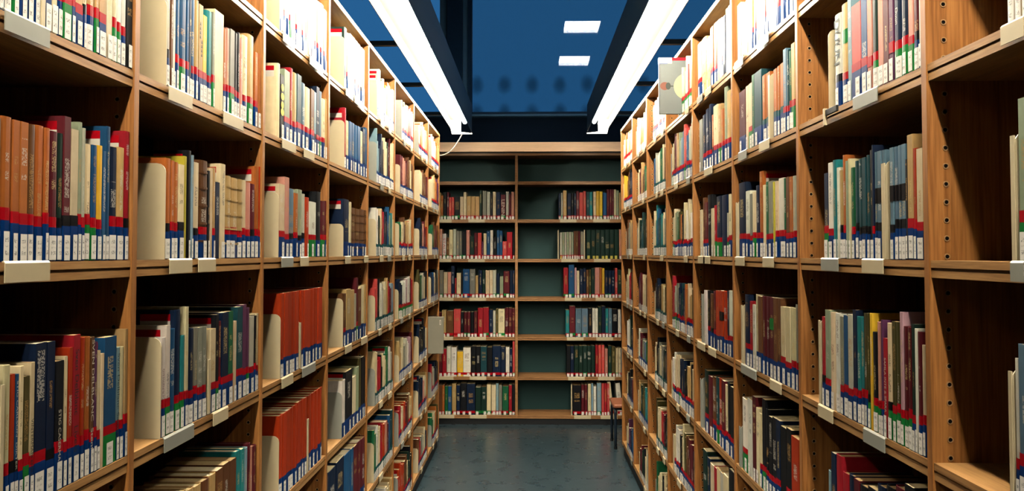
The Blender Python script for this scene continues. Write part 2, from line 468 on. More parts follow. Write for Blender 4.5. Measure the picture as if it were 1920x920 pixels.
# power cable sagging from the end of the left strip light
pts = []
c0 = Vector((-0.545, 6.63, CAM_H + 0.965)); c1 = Vector((-0.76, 6.72, CAM_H + 0.80))
for i in range(15):
    t = i / 14
    p = c0.lerp(c1, t); p.z = c0.z - (c0.z - c1.z) * (1 - (1 - t) ** 2.2) - 0.012 * math.sin(math.pi * t)
    pts.append(p)
cb = part('power_cable', tube(pts, 0.0045, 8), CABLE, smooth=True)
tag(cb, 'thin white power cable hanging from the end of the left strip light', 'cable')

# ------------------------------------------------------------------ side bookcases
def shelf_mesh(length):
    """local: x from 0 (front) to -depth, y 0..length, z 0 down to -SH_T, front edge grooved"""
    d = DEP - 0.014
    prof = [(0, 0), (0, -.0125), (-.006, -.0128), (-.006, -.0168), (-.001, -.017), (-.001, -SH_T), (-d, -SH_T), (-d, 0)]
    g = prism([(p[0], p[1]) for p in prof], 'y', 0, length)
    return pymesh('shelf', g[0], g[1][:], WOOD_SH)

def ferrule_geom(r0=.0036, r1=.0053, n=12):
    vs, fs = [], []
    for (r, h) in ((r1, 0.0), (r1, .0012), (r0, .0012), (r0, -.006)):
        for k in range(n):
            q = 2 * math.pi * k / n
            vs.append((r * math.cos(q), -h, r * math.sin(q)))
    for j in range(3):
        for k in range(n):
            fs.append([j * n + k, j * n + (k + 1) % n, (j + 1) * n + (k + 1) % n, (j + 1) * n + k])
    return vs, fs
FERR = pymesh('ferrule', *ferrule_geom(), STEEL)
_n = 10
FERR_HOLE = pymesh('ferrule_hole', [(  .0036 * math.cos(2 * math.pi * k / _n), -.0004,   .0036 * math.sin(2 * math.pi * k / _n)) for k in range(_n)] , [list(range(_n))], HOLE)

def side_bookcase(side):
    X, Y0, W = (XL, YL0, WL) if side == 'L' else (XR, YR0, WR)
    s = 1 if side == 'L' else -1         # front faces +x on the left case
    lab = 'left' if side == 'L' else 'right'
    root = empty('bookcase', (X, Y0, 0), 0 if s > 0 else math.pi)
    tag(root, f'long oak bookcase lining the {lab} side of the aisle, open shelves full of books', 'bookcase', 'side bookcases along the aisle')
    def ly(y): return (y - Y0) * s       # world y -> local y
    sm = shelf_mesh(W - POST)
    up_geo = box(-DEP, 0, -POST / 2, POST / 2, Z['F'] - SH_T, Z['top'] - .001, 0.0015)
    up_me = pymesh('upright', up_geo[0], up_geo[1], WOOD_UP)
    zlist = []
    z = Z['F'] + 0.06
    k = 0
    while True:
        zz = Z['B'] + 0.007 + 0.032 * (k - 45); k += 1
        if zz < Z['F'] + .02: continue
        if zz > Z['top'] - .03: break
        if any(abs(zz - (Z[r] - SH_T / 2)) < SH_T / 2 + .005 for r in ROWS): continue
        zlist.append(zz)
    for n in range(N0, N1 + 1):
        y = Y0 + n * W
        u = link_mesh('upright', up_me, root, (0, ly(y), 0))
        # ferrules on the side of the upright that faces the viewer
        if n < 0: continue
        yl = (-1 if s > 0 else 1) * (POST / 2)
        rot = 0 if s > 0 else math.pi
        big = []
        small_v, small_f, hole_v, hole_f = [], [], [], []
        for zz in zlist:
            wpt = (X - s * .031, y - POST / 2, zz)
            pu, pv = project(wpt)
            if side == 'R' and n == 0 and -5 < pv < 925:
                f_ = link_mesh('ferrule', FERR, u, (-.031, yl, zz)); f_.rotation_euler = (0, 0, rot)
                h_ = link_mesh('ferrule_hole', FERR_HOLE, u, (-.031, yl, zz)); h_.rotation_euler = (0, 0, rot)
            else:
                sg = 1 if s > 0 else -1
                for src, vv, ff in ((FERR, small_v, small_f), (FERR_HOLE, hole_v, hole_f)):
                    b0 = len(vv)
                    vv += [(-.031 + sg * v.co.x, yl + sg * v.co.y, zz + v.co.z) for v in src.vertices]
                    ff += [[b0 + i for i in p.vertices] for p in src.polygons]
        if small_v:
            tag(part('ferrules', (small_v, small_f), STEEL, u), kind='stuff')
            tag(part('ferrule_holes', (hole_v, hole_f), HOLE, u), kind='stuff')
    for n in range(N0, N1):
        ya = Y0 + n * W + POST / 2
        l0 = ly(ya) if s > 0 else ly(ya) - (W - POST)
        for r in ROWS:
            link_mesh('shelf', sm, root, (-.002, l0, Z[r]))
    a, b_ = sorted((ly(Y0 + N0 * W - POST / 2), ly(Y0 + N1 * W + POST / 2)))
    part('top_board', box(-DEP, 0.001, a, b_, Z['top'], Z['top'] + .02, .0015), WOOD_SH, root)
    part('back_panel', box(-DEP - .008, -DEP, a, b_, .0, Z['top'] + .018), WOOD_PANEL, root)
    part('plinth', box(-DEP + .01, -.014, a + .004, b_ - .004, 0.0, Z['F'] - SH_T), PLINTH, root)
    return root
side_bookcase('L'); side_bookcase('R')

# ------------------------------------------------------------------ back bookcase
BROWS = [0.650, 0.305, -0.053, -0.403, -0.757, -1.112, -1.456]     # shelf tops relative to the eye, from the top
bk = empty('bookcase', (0, YB, 0)); tag(bk, 'oak bookcase across the end of the aisle with teal back boards', 'bookcase')
def bx(px): return (px - 994) * YB / F_PX + 0.0
def bpart(name, g, mat): return part(name, g, mat, bk)
BU = [bx(968.5) - 2.0, bx(968.5) - 1.0, bx(968.5), bx(968.5) + 1.0, bx(968.5) + 2.0]
for x in BU:
    bpart('upright', box(x - .012, x + .012, 0, .30, CAM_H - 1.456 - .028, CAM_H + .905, .0015), WOOD_BK)
gsh = prism([(0, 0), (0, -.011), (.006, -.0115), (.006, -.0155), (.001, -.016), (.001, -.028), (.29, -.028), (.29, 0)], 'x', 0, 0.976)
bsh = pymesh('shelf', gsh[0], [f[::-1] for f in gsh[1]], WOOD_BK)
for i in range(4):
    for z in BROWS:
        link_mesh('shelf', bsh, bk, (BU[i] + .012, .002, CAM_H + z))
    bpart('back_panel', box(BU[i] + .012, BU[i + 1] - .012, .292, .299, 0.05, CAM_H + .90), TEAL_PANEL)
bpart('top_board', box(BU[0] - .012, BU[4] + .012, -.002, .30, CAM_H + .885, CAM_H + .905, .0015), WOOD_BK)
bpart('fascia', box(BU[0] - .012, BU[4] + .012, .03, .055, CAM_H + .925, CAM_H + 1.012, .002), WOOD_FASCIA)
bpart('fascia_support', box(BU[0], BU[4], .06, .28, CAM_H + .905, CAM_H + .99), PLINTH)
bpart('plinth', box(BU[0], BU[4], .012, .28, 0, CAM_H - 1.456 - .028), PLINTH)
tag_h = part('shelf_tag', box(bx(974), bx(981), -.004, .002, CAM_H + .628, CAM_H + .652, .001), CREAM)
tag(tag_h, 'tiny white tag clipped to the empty upper shelf of the back bookcase', 'tag')

# ------------------------------------------------------------------ books: colours
C = {'cr': ((224, 206, 164), 'cream'), 'wh': ((234, 228, 212), 'white'), 'be': ((196, 160, 104), 'tan'), 'ye': ((230, 184, 52), 'yellow'),
     'or': ((178, 100, 44), 'orange-brown'), 'rs': ((176, 54, 18), 'rust-red'), 'rd': ((168, 30, 42), 'red'), 'co': ((208, 78, 72), 'coral'),
     'pk': ((206, 142, 122), 'pink'), 'mr': ((92, 28, 36), 'maroon'), 'br': ((104, 66, 38), 'brown'), 'bl': ((30, 80, 124), 'blue'),
     'nv': ((17, 34, 60), 'navy'), 'lb': ((128, 158, 170), 'light blue'), 'gb': ((92, 122, 140), 'grey-blue'), 'tl': ((38, 128, 130), 'teal'),
     'dt': ((26, 66, 72), 'dark teal'), 'gn': ((30, 98, 62), 'green'), 'dg': ((24, 50, 42), 'dark green'), 'gy': ((132, 132, 118), 'grey'),
     'lg': ((186, 184, 164), 'pale grey'), 'bk': ((20, 22, 26), 'black'), 'pu': ((92, 50, 82), 'purple'), 'ol': ((78, 72, 38), 'olive'),
     'sg': ((146, 160, 130), 'sage green'), 'li': ((186, 150, 160), 'lilac'), 'yg': ((196, 184, 58), 'lemon yellow')}
TAPES = {'r': (182, 12, 28), 'b': (8, 54, 116), 'g': (28, 128, 58), 'k': (20, 20, 24), 't': (12, 78, 82), 'd': (130, 24, 34)}

class Acc:
    def __init__(s): s.v = []; s.f = []; s.m = []; s.col = []; s.ink = []; s.prt = []; s.uv = []
    def add(s, piece, mat4=None):
        b = len(s.v)
        for p in piece['v']: s.v.append(tuple(mat4 @ Vector(p)) if mat4 else tuple(p))
        for i, f in enumerate(piece['f']):
            s.f.append([b + k for k in f]); s.m.append(piece['mat'])
            s.col.append(piece['fc'][i] if 'fc' in piece else piece['col']); s.ink.append(piece.get('ink', piece['col'])); s.prt.append(piece.get('prt', (2, 0, 0)))
            s.uv += piece['uv'][i] if 'uv' in piece else [(-1, -1)] * len(f)
    def mesh(s, name):
        me = bpy.data.meshes.new(name)
        me.from_pydata(s.v, [], s.f)
        mats = []
        for m in s.m:
            if m not in mats: mats.append(m)
        for m in mats: me.materials.append(m)
        ix = {m: i for i, m in enumerate(mats)}
        me.polygons.foreach_set('material_index', [ix[m] for m in s.m])
        for nm, data in (('Col', s.col), ('Ink', s.ink), ('Prt', s.prt)):
            a = me.attributes.new(nm, 'FLOAT_COLOR', 'FACE')
            a.data.foreach_set('color', [c for q in data for c in (q[0], q[1], q[2], 1.0)])
        u = me.uv_layers.new(name='UVMap')
        u.data.foreach_set('uv', [c for q in s.uv for c in q])
        me.update()
        return me

def spine_profile(t, w, r, off=0.0):
    """open outline of a book seen from above: back corner, spine curve, front corner. spine at x=0 facing +x"""
    h = t / 2 + off
    pts = [(-w, -h)]
    n = 5
    for i in range(n + 1):
        a = -math.pi / 2 + math.pi * i / n
        pts.append((-r + (r + off) * math.cos(a), h * math.sin(a) if r > 1e-4 else h * math.sin(a)))
    if r <= 0.0016:
        pts = [(-w, -h), (-.0015, -h), (off, -h + .0012), (off, 0), (off, h - .0012), (-.0015, h)]
    pts.append((-w, h))
    return pts

def band(prof_pts, z0, z1, clip=None):
    pts = prof_pts if clip is None else [(max(p[0], -clip), p[1]) for p in prof_pts]
    n = len(pts)
    v = [(p[0], p[1], z0) for p in pts] + [(p[0], p[1], z1) for p in pts]
    f = [[i, i + 1, n + i + 1, n + i] for i in range(n - 1)]
    return v, f

LCOL = lin((252, 248, 238)); YCOL = lin((222, 206, 92))

def book_pieces(t, h, w, code, band_code, rng, lab=True, style=''):
    rgb, _ = C[code]
    j = rng.uniform(0.86, 1.14); col = tuple(min(.9, c * j * rng.uniform(.95, 1.05)) for c in lin(rgb))
    hard = rng.random() < 0.6 or 'L' in style
    r = min(t * 0.16, 0.004) if (hard and t > .012) else 0.001
    ct = 0.0026 if hard else 0.0010
    ct = min(ct, t * .2)
    out = spine_profile(t, w, r)
    inn = [(min(p[0], -ct) if True else 0, max(min(p[1], t / 2 - ct), -t / 2 + ct)) for p in out]
    inn[0] = (-w, -t / 2 + ct); inn[-1] = (-w, t / 2 - ct)
    n = len(out)
    hh = h
    v = [(p[0], p[1], 0) for p in out] + [(p[0], p[1], hh) for p in out] + [(p[0], p[1], 0) for p in inn] + [(p[0], p[1], hh) for p in inn]
    f = []; uv = []
    ts = [0, 0] + [0] * n
    ys = [p[1] for p in out]
    for i in range(n - 1):
        f.append([i, i + 1, n + i + 1, n + i])
        if i == 0 or i == n - 2: uv.append([(-1, -1)] * 4)
        else:
            u0, u1 = (ys[i] + t / 2) / t, (ys[i + 1] + t / 2) / t
            uv.append([(u0, 0), (u1, 0), (u1, 1), (u0, 1)])
        f.append([2 * n + i + 1, 2 * n + i, 3 * n + i, 3 * n + i + 1]); uv.append([(-1, -1)] * 4)
        f.append([n + i, n + i + 1, 3 * n + i + 1, 3 * n + i]); uv.append([(-1, -1)] * 4)
        f.append([i + 1, i, 2 * n + i, 2 * n + i + 1]); uv.append([(-1, -1)] * 4)
    f.append([0, n, 3 * n, 2 * n]); uv.append([(-1, -1)] * 4)
    f.append([n - 1, 3 * n - 1, 4 * n - 1, 2 * n - 1]); uv.append([(-1, -1)] * 4)
    lum = sum(col) / 3
    if rng.random() < .78 and 'N' not in style:
        ink = lin(rng.choice([(30, 30, 34), (40, 50, 80), (110, 30, 30)])) if lum > .16 else lin(rng.choice([(214, 190, 130), (220, 214, 200), (190, 150, 90)]))
        a = rng.uniform(.32, .6); prt = (a, min(.96, a + rng.uniform(.18, .42)), rng.uniform(.14, .34))
    else:
        ink, prt = col, (2, 0, 0)
    cover = dict(name='cover', v=v, f=f, uv=uv, mat=COVER, col=col, ink=ink, prt=prt)
    if 'L' in style:   # raised cords on a leather spine
        for fr in (.18, .36, .54, .72, .88):
            z0 = h * fr; pr = spine_profile(t, w, r, .0014)
            bv, bf = band(pr, z0 - .0022, z0 + .0022, clip=.004)
            b0 = len(cover['v']); cover['v'] += bv
            for q in bf: cover['f'].append([b0 + k for k in q]); cover['uv'].append([(-1, -1)] * 4)
    out_p = [cover]
    gap = .003 if hard else .0006
    fw = .004 if hard else .0005
    pv, pf = box(-w + fw, -ct - .0008, -t / 2 + ct, t / 2 - ct, gap, h - gap)
    out_p.append(dict(name='page_block', v=pv, f=pf, mat=PAPER, col=lin(rng.choice([(214, 196, 152), (226, 212, 176), (200, 176, 128), (170, 140, 96)]))))
    # coloured tapes
    s = rng.uniform(.92, 1.08)
    lh = .040 * s
    if style.find('S') >= 0: lh = .027 * s
    off = .0007
    pr = spine_profile(t, w, r, off)
    zt = lh + .016 * s
    def tape(cd, z0, z1, nm='tape'):
        bv, bf = band(pr, z0, z1, clip=min(.02, w * .3))
        out_p.append(dict(name=nm, v=bv, f=bf, mat=TAPE, col=lin(TAPES[cd])))
    if band_code == 'S':      # only a thin strip above the white label (back bookcase)
        tape(rng.choice('rrrrg'), lh * .55, lh + .009)
    elif band_code and band_code not in 'nx':
        up, low = {'r': ('r', 'b'), 'g': ('r', 'g'), 'k': ('k', 'b'), 'b': (None, 'b'), 't': (None, 't'), 'm': ('k', 'g'), 'R': ('r', None), 'e': ('t', 'b')}[band_code]
        if low: tape(low, .0008, zt)
        if up: tape(up, zt if low else zt - .004, zt + .017 * s)
    if lab and band_code != 'x':
        lw = min(max(t * rng.uniform(.55, .95), .008), .022, t * .96)
        sh = (t - lw) / 2 * rng.uniform(-.9, .9)
        pl = spine_profile(t, w, r, off * 2)
        ys = [sh - lw / 2 + lw * k / 4 for k in range(5)]
        def xat(y):
            for a, b in zip(pl[1:-1], pl[2:-1]):
                if a[1] <= y <= b[1] and b[1] > a[1]: return a[0] + (b[0] - a[0]) * (y - a[1]) / (b[1] - a[1])
            return pl[2][0]
        xs = [xat(max(-t / 2 + .0003, min(t / 2 - .0003, y))) + .0002 for y in ys]
        z0 = .0012 + rng.uniform(0, .002)
        lv = [(x, y, z0) for x, y in zip(xs, ys)] + [(x, y, z0 + lh) for x, y in zip(xs, ys)]
        lf = [[i, i + 1, 5 + i + 1, 5 + i] for i in range(4)]
        luv = [[(i / 4, 0), ((i + 1) / 4, 0), ((i + 1) / 4, 1), (i / 4, 1)] for i in range(4)]
        out_p.append(dict(name='spine_label', v=lv, f=lf, uv=luv, mat=LABEL, col=YCOL if 'Y' in style else LCOL))
    # special blocks of colour on the spine
    for tok, (cc, z0, z1) in {'1': ('k', .52, .66), '2': ('g', .60, .74)}.items():
        if tok in style:
            bv, bf = band(spine_profile(t, w, r, .0005), h * z0, h * z1, clip=.004)
            out_p.append(dict(name='title_panel', v=bv, f=bf, mat=TAPE, col=lin(TAPES[cc])))
    if 'P' in style:   # library property sticker on the cover that faces the viewer
        sgn = style[style.index('P') + 1]
        sy = (-1 if sgn == '-' else 1) * (t / 2 + .0004)
        x0, x1 = -.012, -min(.075, w * .6)
        for nm, za, zb_, cc in (('red_sticker', h - .022, h - .008, TAPES['r']), ('barcode_sticker', h - .040, h - .022, (226, 220, 204))):
            q = [(x1, sy, za), (x0, sy, za), (x0, sy, zb_), (x1, sy, zb_)]
            out_p.append(dict(name=nm, v=q, f=[[0, 1, 2, 3] if sy < 0 else [3, 2, 1, 0]], mat=TAPE, col=lin(cc)))
    return out_p

# ------------------------------------------------------------------ what stands on each shelf
# cell: zoom window (x, y, scale) in which its tokens were read, default tape code, tokens
# token: x0-x1,top,colour[,tape[,style]]     E = bookend, D = thin divider, H = label holder on the shelf edge
CELLS = {}
def cell(key, zoom, tape, text): CELLS[key] = (zoom, tape, text.split())

cell('L-1A', (0, 0, 3.066), 'r', '''-90--60,-300,cr -60--30,-290,wh -30-0,-320,gb 0-25,-300,bl 25-75,-310,cr 78-118,-330,wh 118-160,-300,cr 160-200,-310,bl 200-240,-290,lb
 240-262,-180,D 262-300,-280,cr 300-335,-310,cr 335-368,-300,be 368-415,-320,be 415-435,-290,cr 435-480,-300,be 480-505,-310,cr 505-552,-290,be 552-572,-300,be 572-612,-310,be
 612-648,-290,cr 648-675,-280,cr,g 675-700,-270,wh,g 700-728,-290,wh 728-764,-300,bk,n 0-262,H''')
cell('L-1B', (0, 200, 2.706), 'r', '''-60--30,60,or -30-8,55,br 8-62,50,or 62-100,68,or 100-142,78,or 142-176,90,br 176-225,95,or 225-252,108,or 252-294,125,mr 294-320,135,dg,k 320-357,50,mr,k,P-
 357-395,115,cr,k 395-413,78,sg,r 413-430,108,lg,r 430-465,190,cr,g 465-492,195,bl,g 492-520,197,ye 520-538,225,bl,n 538-560,100,bl,n,P- 560-597,205,nv 597-632,207,be 632-660,125,rd,k,P- 0-230,H''')
cell('L-1C', (0, 580, 2.706), 'r', '''-70--30,330,be -30-2,350,or 0-15,360,D 15-50,285,cr 50-75,330,rs,k,N 75-95,330,bl,k,N 95-118,290,cr 118-150,340,ol 150-175,270,cr,r,P-N 175-235,172,nv 235-278,165,nv,k
 280-322,262,bk,r,N 322-342,240,cr 345-367,195,rs 367-405,130,rd,r,N 405-432,145,rs 432-458,140,or 458-476,142,br,r,N 476-490,165,pu 490-508,210,cr,r 508-526,225,cr,x 527-590,140,bl,g,P-
 590-610,195,lb,r,N 610-628,190,cr 628-652,100,be''')
cell('L0A', (240, 0, 3.408), 'r', '''75-250,-15,E 250-272,-60,lg,k 275-290,-40,br,n 290-305,-50,wh,n 305-330,-40,bl 330-375,-60,bl 375-390,-30,bl 390-405,-45,nv,n 405-428,-10,bl 428-452,0,be 452-480,30,be 480-505,100,ye
 505-540,72,tl,r,N 540-553,78,gy 553-612,75,cr,x,N 612-630,180,or 630-650,180,pk 652-680,190,gy 680-700,210,bk 700-718,208,bk 718-735,245,pk,n 735-768,230,cr 768-807,225,be 812-830,335,or 830-855,345,or
 238-390,H 590-718,H''')
cell('L0B', (240, 260, 3.408), 'r', '''65-240,157,E 240-275,125,or,k 275-295,140,or 295-322,150,or 322-358,165,cr,k 358-378,112,yg,x 380-405,75,bk,n,P- 405-418,105,lb,n 420-458,152,cr,k 460-512,140,br,r,L 512-525,205,bk,n 525-545,190,cr,x
 545-558,185,be 558-585,278,nv,x 590-625,162,cr,n,P- 627-660,238,be,r,L 660-705,252,be,r,L 705-735,260,be,r,L 735-757,265,cr 757-785,280,pk 785-815,290,mr,k 815-840,178,or,r,P- 840-853,180,rs 243-388,H 428-540,H''')
cell('L0C', (240, 540, 2.42), 'r', '''38-150,225,E 152-172,225,wh 172-192,170,wh,g,P- 192-215,185,bl,n 215-240,100,nv,g,P- 240-258,215,tl,g 258-273,85,cr 275-300,185,nv 300-318,180,gy 318-338,178,gy 338-358,175,gy 360-373,310,D
 373-398,185,cr 398-412,120,bk,g,P- 412-425,150,mr 425-455,110,nv 455-475,105,gn 477-495,150,cr,n 495-520,85,dt 520-536,75,pu 536-552,90,pu,g 552-575,130,lg 575-582,125,bk 582-597,115,cr 148-283,H 372-440,H''')
cell('L0D', (240, 540, 2.42), 'r', '''60-100,960,br 100-140,950,br 140-180,945,be 180-225,935,br 225-265,925,be 265-300,912,be 300-335,895,be 335-370,870,br 370-400,845,be 400-430,822,br 430-460,795,br 460-490,778,br
 490-512,738,tl 512-528,730,tl 528-543,725,lb 543-555,705,mr 555-566,718,pk 566-584,715,mr''')
cell('L1T', (480, 0, 3.066), 'r', '''57-138,-60,E 138-158,-80,cr 158-178,-70,be 178-196,-70,wh,b 196-216,-60,wh,g 216-232,-50,cr,n 232-245,-70,sg 245-268,-40,wh,n 268-284,-30,cr 284-300,-60,or 300-318,-20,cr 318-335,0,or 335-352,-10,cr
 352-370,10,be 370-390,25,cr 390-412,60,be 140-208,H 295-372,H''')
cell('L1A', (480, 0, 3.066), 'r', '''124-139,365,cr,x,P-N 140-163,430,bk,n,N 163-195,405,sg,r,N 195-213,392,rd,r,P- 213-237,420,be 237-262,430,dt 262-285,478,gb 285-315,505,cr 315-335,515,br 335-347,530,lb 347-364,500,nv 364-381,525,gb 381-400,570,cr 400-418,572,be
 135-215,H 262-322,H''')
cell('L1B', (480, 280, 3.834), 'r', '''65-163,305,E 165-205,250,cr,r,P- 205-237,200,pk 237-275,283,gb,k 275-305,315,or 305-335,290,sg,k 335-355,320,lg,k 355-385,345,rs,n 385-437,378,wh,g 437-468,305,bk,b 468-500,372,mr 500-516,372,mr 165-250,H 303-362,H''')
cell('L1C', (480, 500, 2.19), 'b', '''32-100,195,E 101-117,110,rs 117-132,107,rs 132-147,105,rs 147-161,103,rs 161-175,100,rs 175-183,220,D 183-197,97,rs 197-211,95,rs 211-225,93,rs 225-240,90,rs 240-255,88,rs 255-271,85,rs 95-142,H 180-235,H''')
cell('L1D', (480, 500, 2.19), 'b', '''28-93,695,E 95-111,610,rs 111-126,600,rs 126-141,589,rs 141-156,578,rs 156-170,567,rs 170-184,555,rs 184-197,546,rs 197-208,538,rs 208-214,615,D 214-229,527,rs 229-243,517,rs 243-257,507,rs 257-272,497,rs''')
cell('L2T', (480, 0, 3.066), 'r', '''430-508,208,E 510-525,155,dg,n,P- 525-540,195,cr 540-556,200,wh 556-570,195,cr,n 570-586,220,sg 586-604,240,wh 604-614,258,cr 614-624,275,or 505-548,H 555-610,H''')
cell('L2A', (480, 0, 3.066), 'b', '''430-508,690,E 510-520,620,rd,n,P- 520-536,695,cr 536-552,700,bl 552-568,708,bl 568-584,720,bl 584-600,728,bl 600-615,755,cr 615-627,740,nv 627-638,735,bl''')
cell('L2B', (480, 280, 3.834), 'b', '''530-628,535,E 630-672,360,nv,b,P- 672-684,378,cr,b,N 685-715,420,br,b,L 715-747,428,br,b,L 747-780,432,br,b,L 780-812,440,br,b,L 628-668,H 765-810,H''')
cell('L2C', (480, 500, 2.19), 'b', '''300-357,130,E 358-372,110,br,r 372-390,92,be 390-404,95,be 404-412,110,lg 412-419,45,mr,g 419-432,90,br 432-445,78,cr 445-456,72,be 358-385,H 425-450,H''')
cell('L2D', (480, 500, 2.19), 'b', '''298-352,515,E 354-368,465,wh 368-395,425,bk,b,P- 395-414,450,cr 414-424,410,sg 424-433,375,ol 433-445,370,bk 445-456,372,bk''')
cell('L2E', (480, 500, 2.19), 'b', '''298-330,830,nv 330-360,790,nv 360-390,765,bl 390-400,745,bl 400-415,735,mr 415-432,715,mr 432-452,700,mr''')
cell('R0A', (1480, 0, 3.066), 'r', '''225-258,170,E 259-297,80,wh,k,N 297-335,20,be,r,2 335-358,-8,lb,n 358-412,20,co 412-447,-30,bl 447-475,-50,pk,R 475-510,-60,dg,g 510-540,-70,pk,n 540-572,-60,mr,n 572-598,-50,pu,R
 598-640,-70,nv,g,N 640-680,-60,nv,g 680-708,-80,pk,g 708-742,-70,mr,k 745-760,-90,wh,n 385-527,H''')
cell('R0B', (1480, 240, 3.173), 'r', '''208-232,268,nv,g 232-258,205,wh 258-282,190,tl,n 282-297,235,wh,n 297-318,250,be 318-335,160,or,r,P+ 335-348,195,sg,n 348-362,182,cr,n 362-388,235,gn 388-411,195,dt,k 411-434,185,dt,k 434-457,175,dt,k 457-480,160,dt,k
 480-494,130,bk,n 494-503,100,nv,r 503-526,142,gb,k,1 526-549,136,gb,k,1 549-571,130,gb,k,1 571-600,190,D 600-622,116,gb,k,1 622-645,110,gb,k,1 645-668,102,gb,k,1 668-692,95,gb,k,1 692-705,185,bk,n 705-740,38,be 740-757,120,rs 757-797,120,cr
 207-310,H 452-580,H''')
cell('R0C', (1480, 540, 2.42), 'r', '''142-150,135,D 150-163,130,rd 163-185,100,sg 185-207,110,cr,n 207-232,115,wh,n,P+ 232-248,130,gy 248-268,125,bl 268-290,120,lg 290-307,100,nv 307-324,130,tl 324-340,132,tl 340-352,115,ol 352-365,115,ol,m 365-377,115,ye,x 377-398,200,bk,g
 398-418,155,pk,g 418-428,145,pu 428-445,228,rd,n,N 445-467,160,cr,m 467-485,152,ol,g 485-503,155,ol,g 503-518,110,li,g 518-540,175,mr,g 540-556,178,mr,g 556-571,165,dg 571-583,185,wh,n 583-603,200,mr 603-620,260,cr 145-212,H 352-450,H''')
cell('R0D', (1480, 540, 2.42), 'r', '''175-192,830,lb,n 192-212,750,nv 212-240,760,rd 240-270,840,rd 270-295,850,nv 295-320,870,mr 320-360,900,bk 360-400,910,bk 400-440,900,nv 440-480,905,bk 480-530,910,mr 530-570,900,bk''')
cell('R-1A', (1720, 0, 3.066), 'r', '''512-555,-260,wh,n 555-590,-250,cr,n 590-630,-260,wh 630-680,-280,cr 680-730,-270,be 505-640,H''')
cell('R-1B', (1720, 300, 3.066), 'g', '''560-585,-165,D 585-640,-360,sg 640-700,-300,ol 700-760,-320,br 562-640,H''')
cell('R-1C', (1720, 600, 2.875), 'r', '''512-530,255,D 530-550,208,wh 550-610,135,gb 610-660,150,bl 660-700,170,cr''')
cell('R1T', (1150, 0, 2.789), 'r', '''648-668,20,cr,n 668-685,30,wh,n 685-708,0,cr,n 708-728,-20,ye 728-748,-40,co 748-768,-40,cr,n 768-795,-60,or 795-812,-60,bk,b 812-838,-50,wh,n 838-868,-60,co 868-898,-70,be 898-920,-80,co 920-946,-80,wh,r 645-690,H 765-825,H''')
cell('R1A', (1150, 0, 2.789), 'r', '''658-690,475,mr,b 690-707,450,cr,n 707-725,435,cr 725-737,390,gn 737-776,372,dt,b 776-800,392,or,e 800-820,378,or,e 820-838,380,D 838-855,360,or,e 855-872,345,or,e 872-889,330,or,e 889-905,255,gb 905-918,260,dt 918-930,265,gn 930-948,225,be 665-708,H 775-828,H''')
cell('R1B', (1150, 300, 3.54), 'r', '''822-830,270,D 830-876,150,nv 876-905,205,wh,r 905-920,225,gy 920-943,210,cr,g 943-967,168,nv 967-990,75,or,r,P+ 990-1008,165,cr,n 1008-1030,145,gn 1030-1057,140,gy 1057-1070,145,yg,n 1070-1092,140,cr 1092-1130,120,wh 1130-1147,120,gn 1147-1168,112,br 1168-1188,110,or 1188-1210,105,lg
 825-885,H 1008-1082,H''')
cell('R1C', (1150, 540, 2.42), 'b', '''587-596,70,D 596-616,30,nv,r 616-632,60,rd,r 632-645,75,wh,n 645-658,30,cr 658-675,38,br 675-692,38,mr 692-710,40,mr 710-727,42,mr,b,2 727-744,45,br 744-760,48,br,b 760-780,85,cr,r 780-803,88,cr,r 803-826,90,cr,r 826-837,75,gy,r 590-660,H 722-775,H''')
cell('R1D', (1150, 540, 2.42), 'r', '''577-583,620,D 583-610,503,wh,g 610-632,505,wh,n 632-648,493,mr 648-662,545,cr 662-676,570,cr 676-692,505,bk 692-705,550,bk 705-722,585,bk 722-740,590,bk 740-758,600,nv 758-785,632,bk,n 785-810,640,bk 810-845,680,rs''')
cell('R2T', (1150, 0, 2.789), 'r', '''443-460,225,cr 460-484,200,be,n,L 484-508,195,be,n,L 508-522,140,or 522-540,120,br 540-556,105,cr,n 556-570,95,gb 570-585,85,nv,n 585-598,45,cr,n 598-611,30,cr,n 448-475,H 490-520,H''')
cell('R2A', (1150, 0, 2.789), 'r', '''450-465,625,gy,n 465-482,600,nv 482-500,570,nv 500-512,545,nv 512-524,600,or 524-545,550,cr 545-562,545,be 562-578,570,or 578-592,455,sg 592-610,475,be 485-528,H''')
cell('R2B', (1150, 300, 3.54), 'r', '''575-592,330,cr,n 592-608,250,br 608-625,280,mr 625-648,230,bk 648-667,320,cr,n 667-682,300,rd 682-715,240,nv,g 715-750,232,nv,n 750-767,350,lg,g 767-785,225,cr 575-620,H 610-655,H''')
cell('R2C', (1150, 540, 2.42), 'r', '''405-413,20,D 413-425,10,wh,n 425-438,12,bk 438-452,25,br 452-466,15,mr 466-482,12,rs,b 482-498,12,rs,b,1 498-514,14,rs,b 514-526,15,nv 526-540,12,wh,r 390-425,H 440-475,H''')
cell('R2D', (1150, 540, 2.42), 'r', '''400-413,405,D 413-430,372,dg 430-448,400,mr 448-464,402,br 464-478,405,dt 478-492,410,rs 492-506,420,mr 506-518,440,cr 518-532,430,bk 532-547,450,bk''')
cell('R2E', (1150, 540, 2.42), 'r', '''408-424,735,dg 424-438,770,nv 438-456,800,cr 456-470,815,rd 470-486,820,cr 486-500,840,lg 500-520,850,cr 520-550,830,bk''')

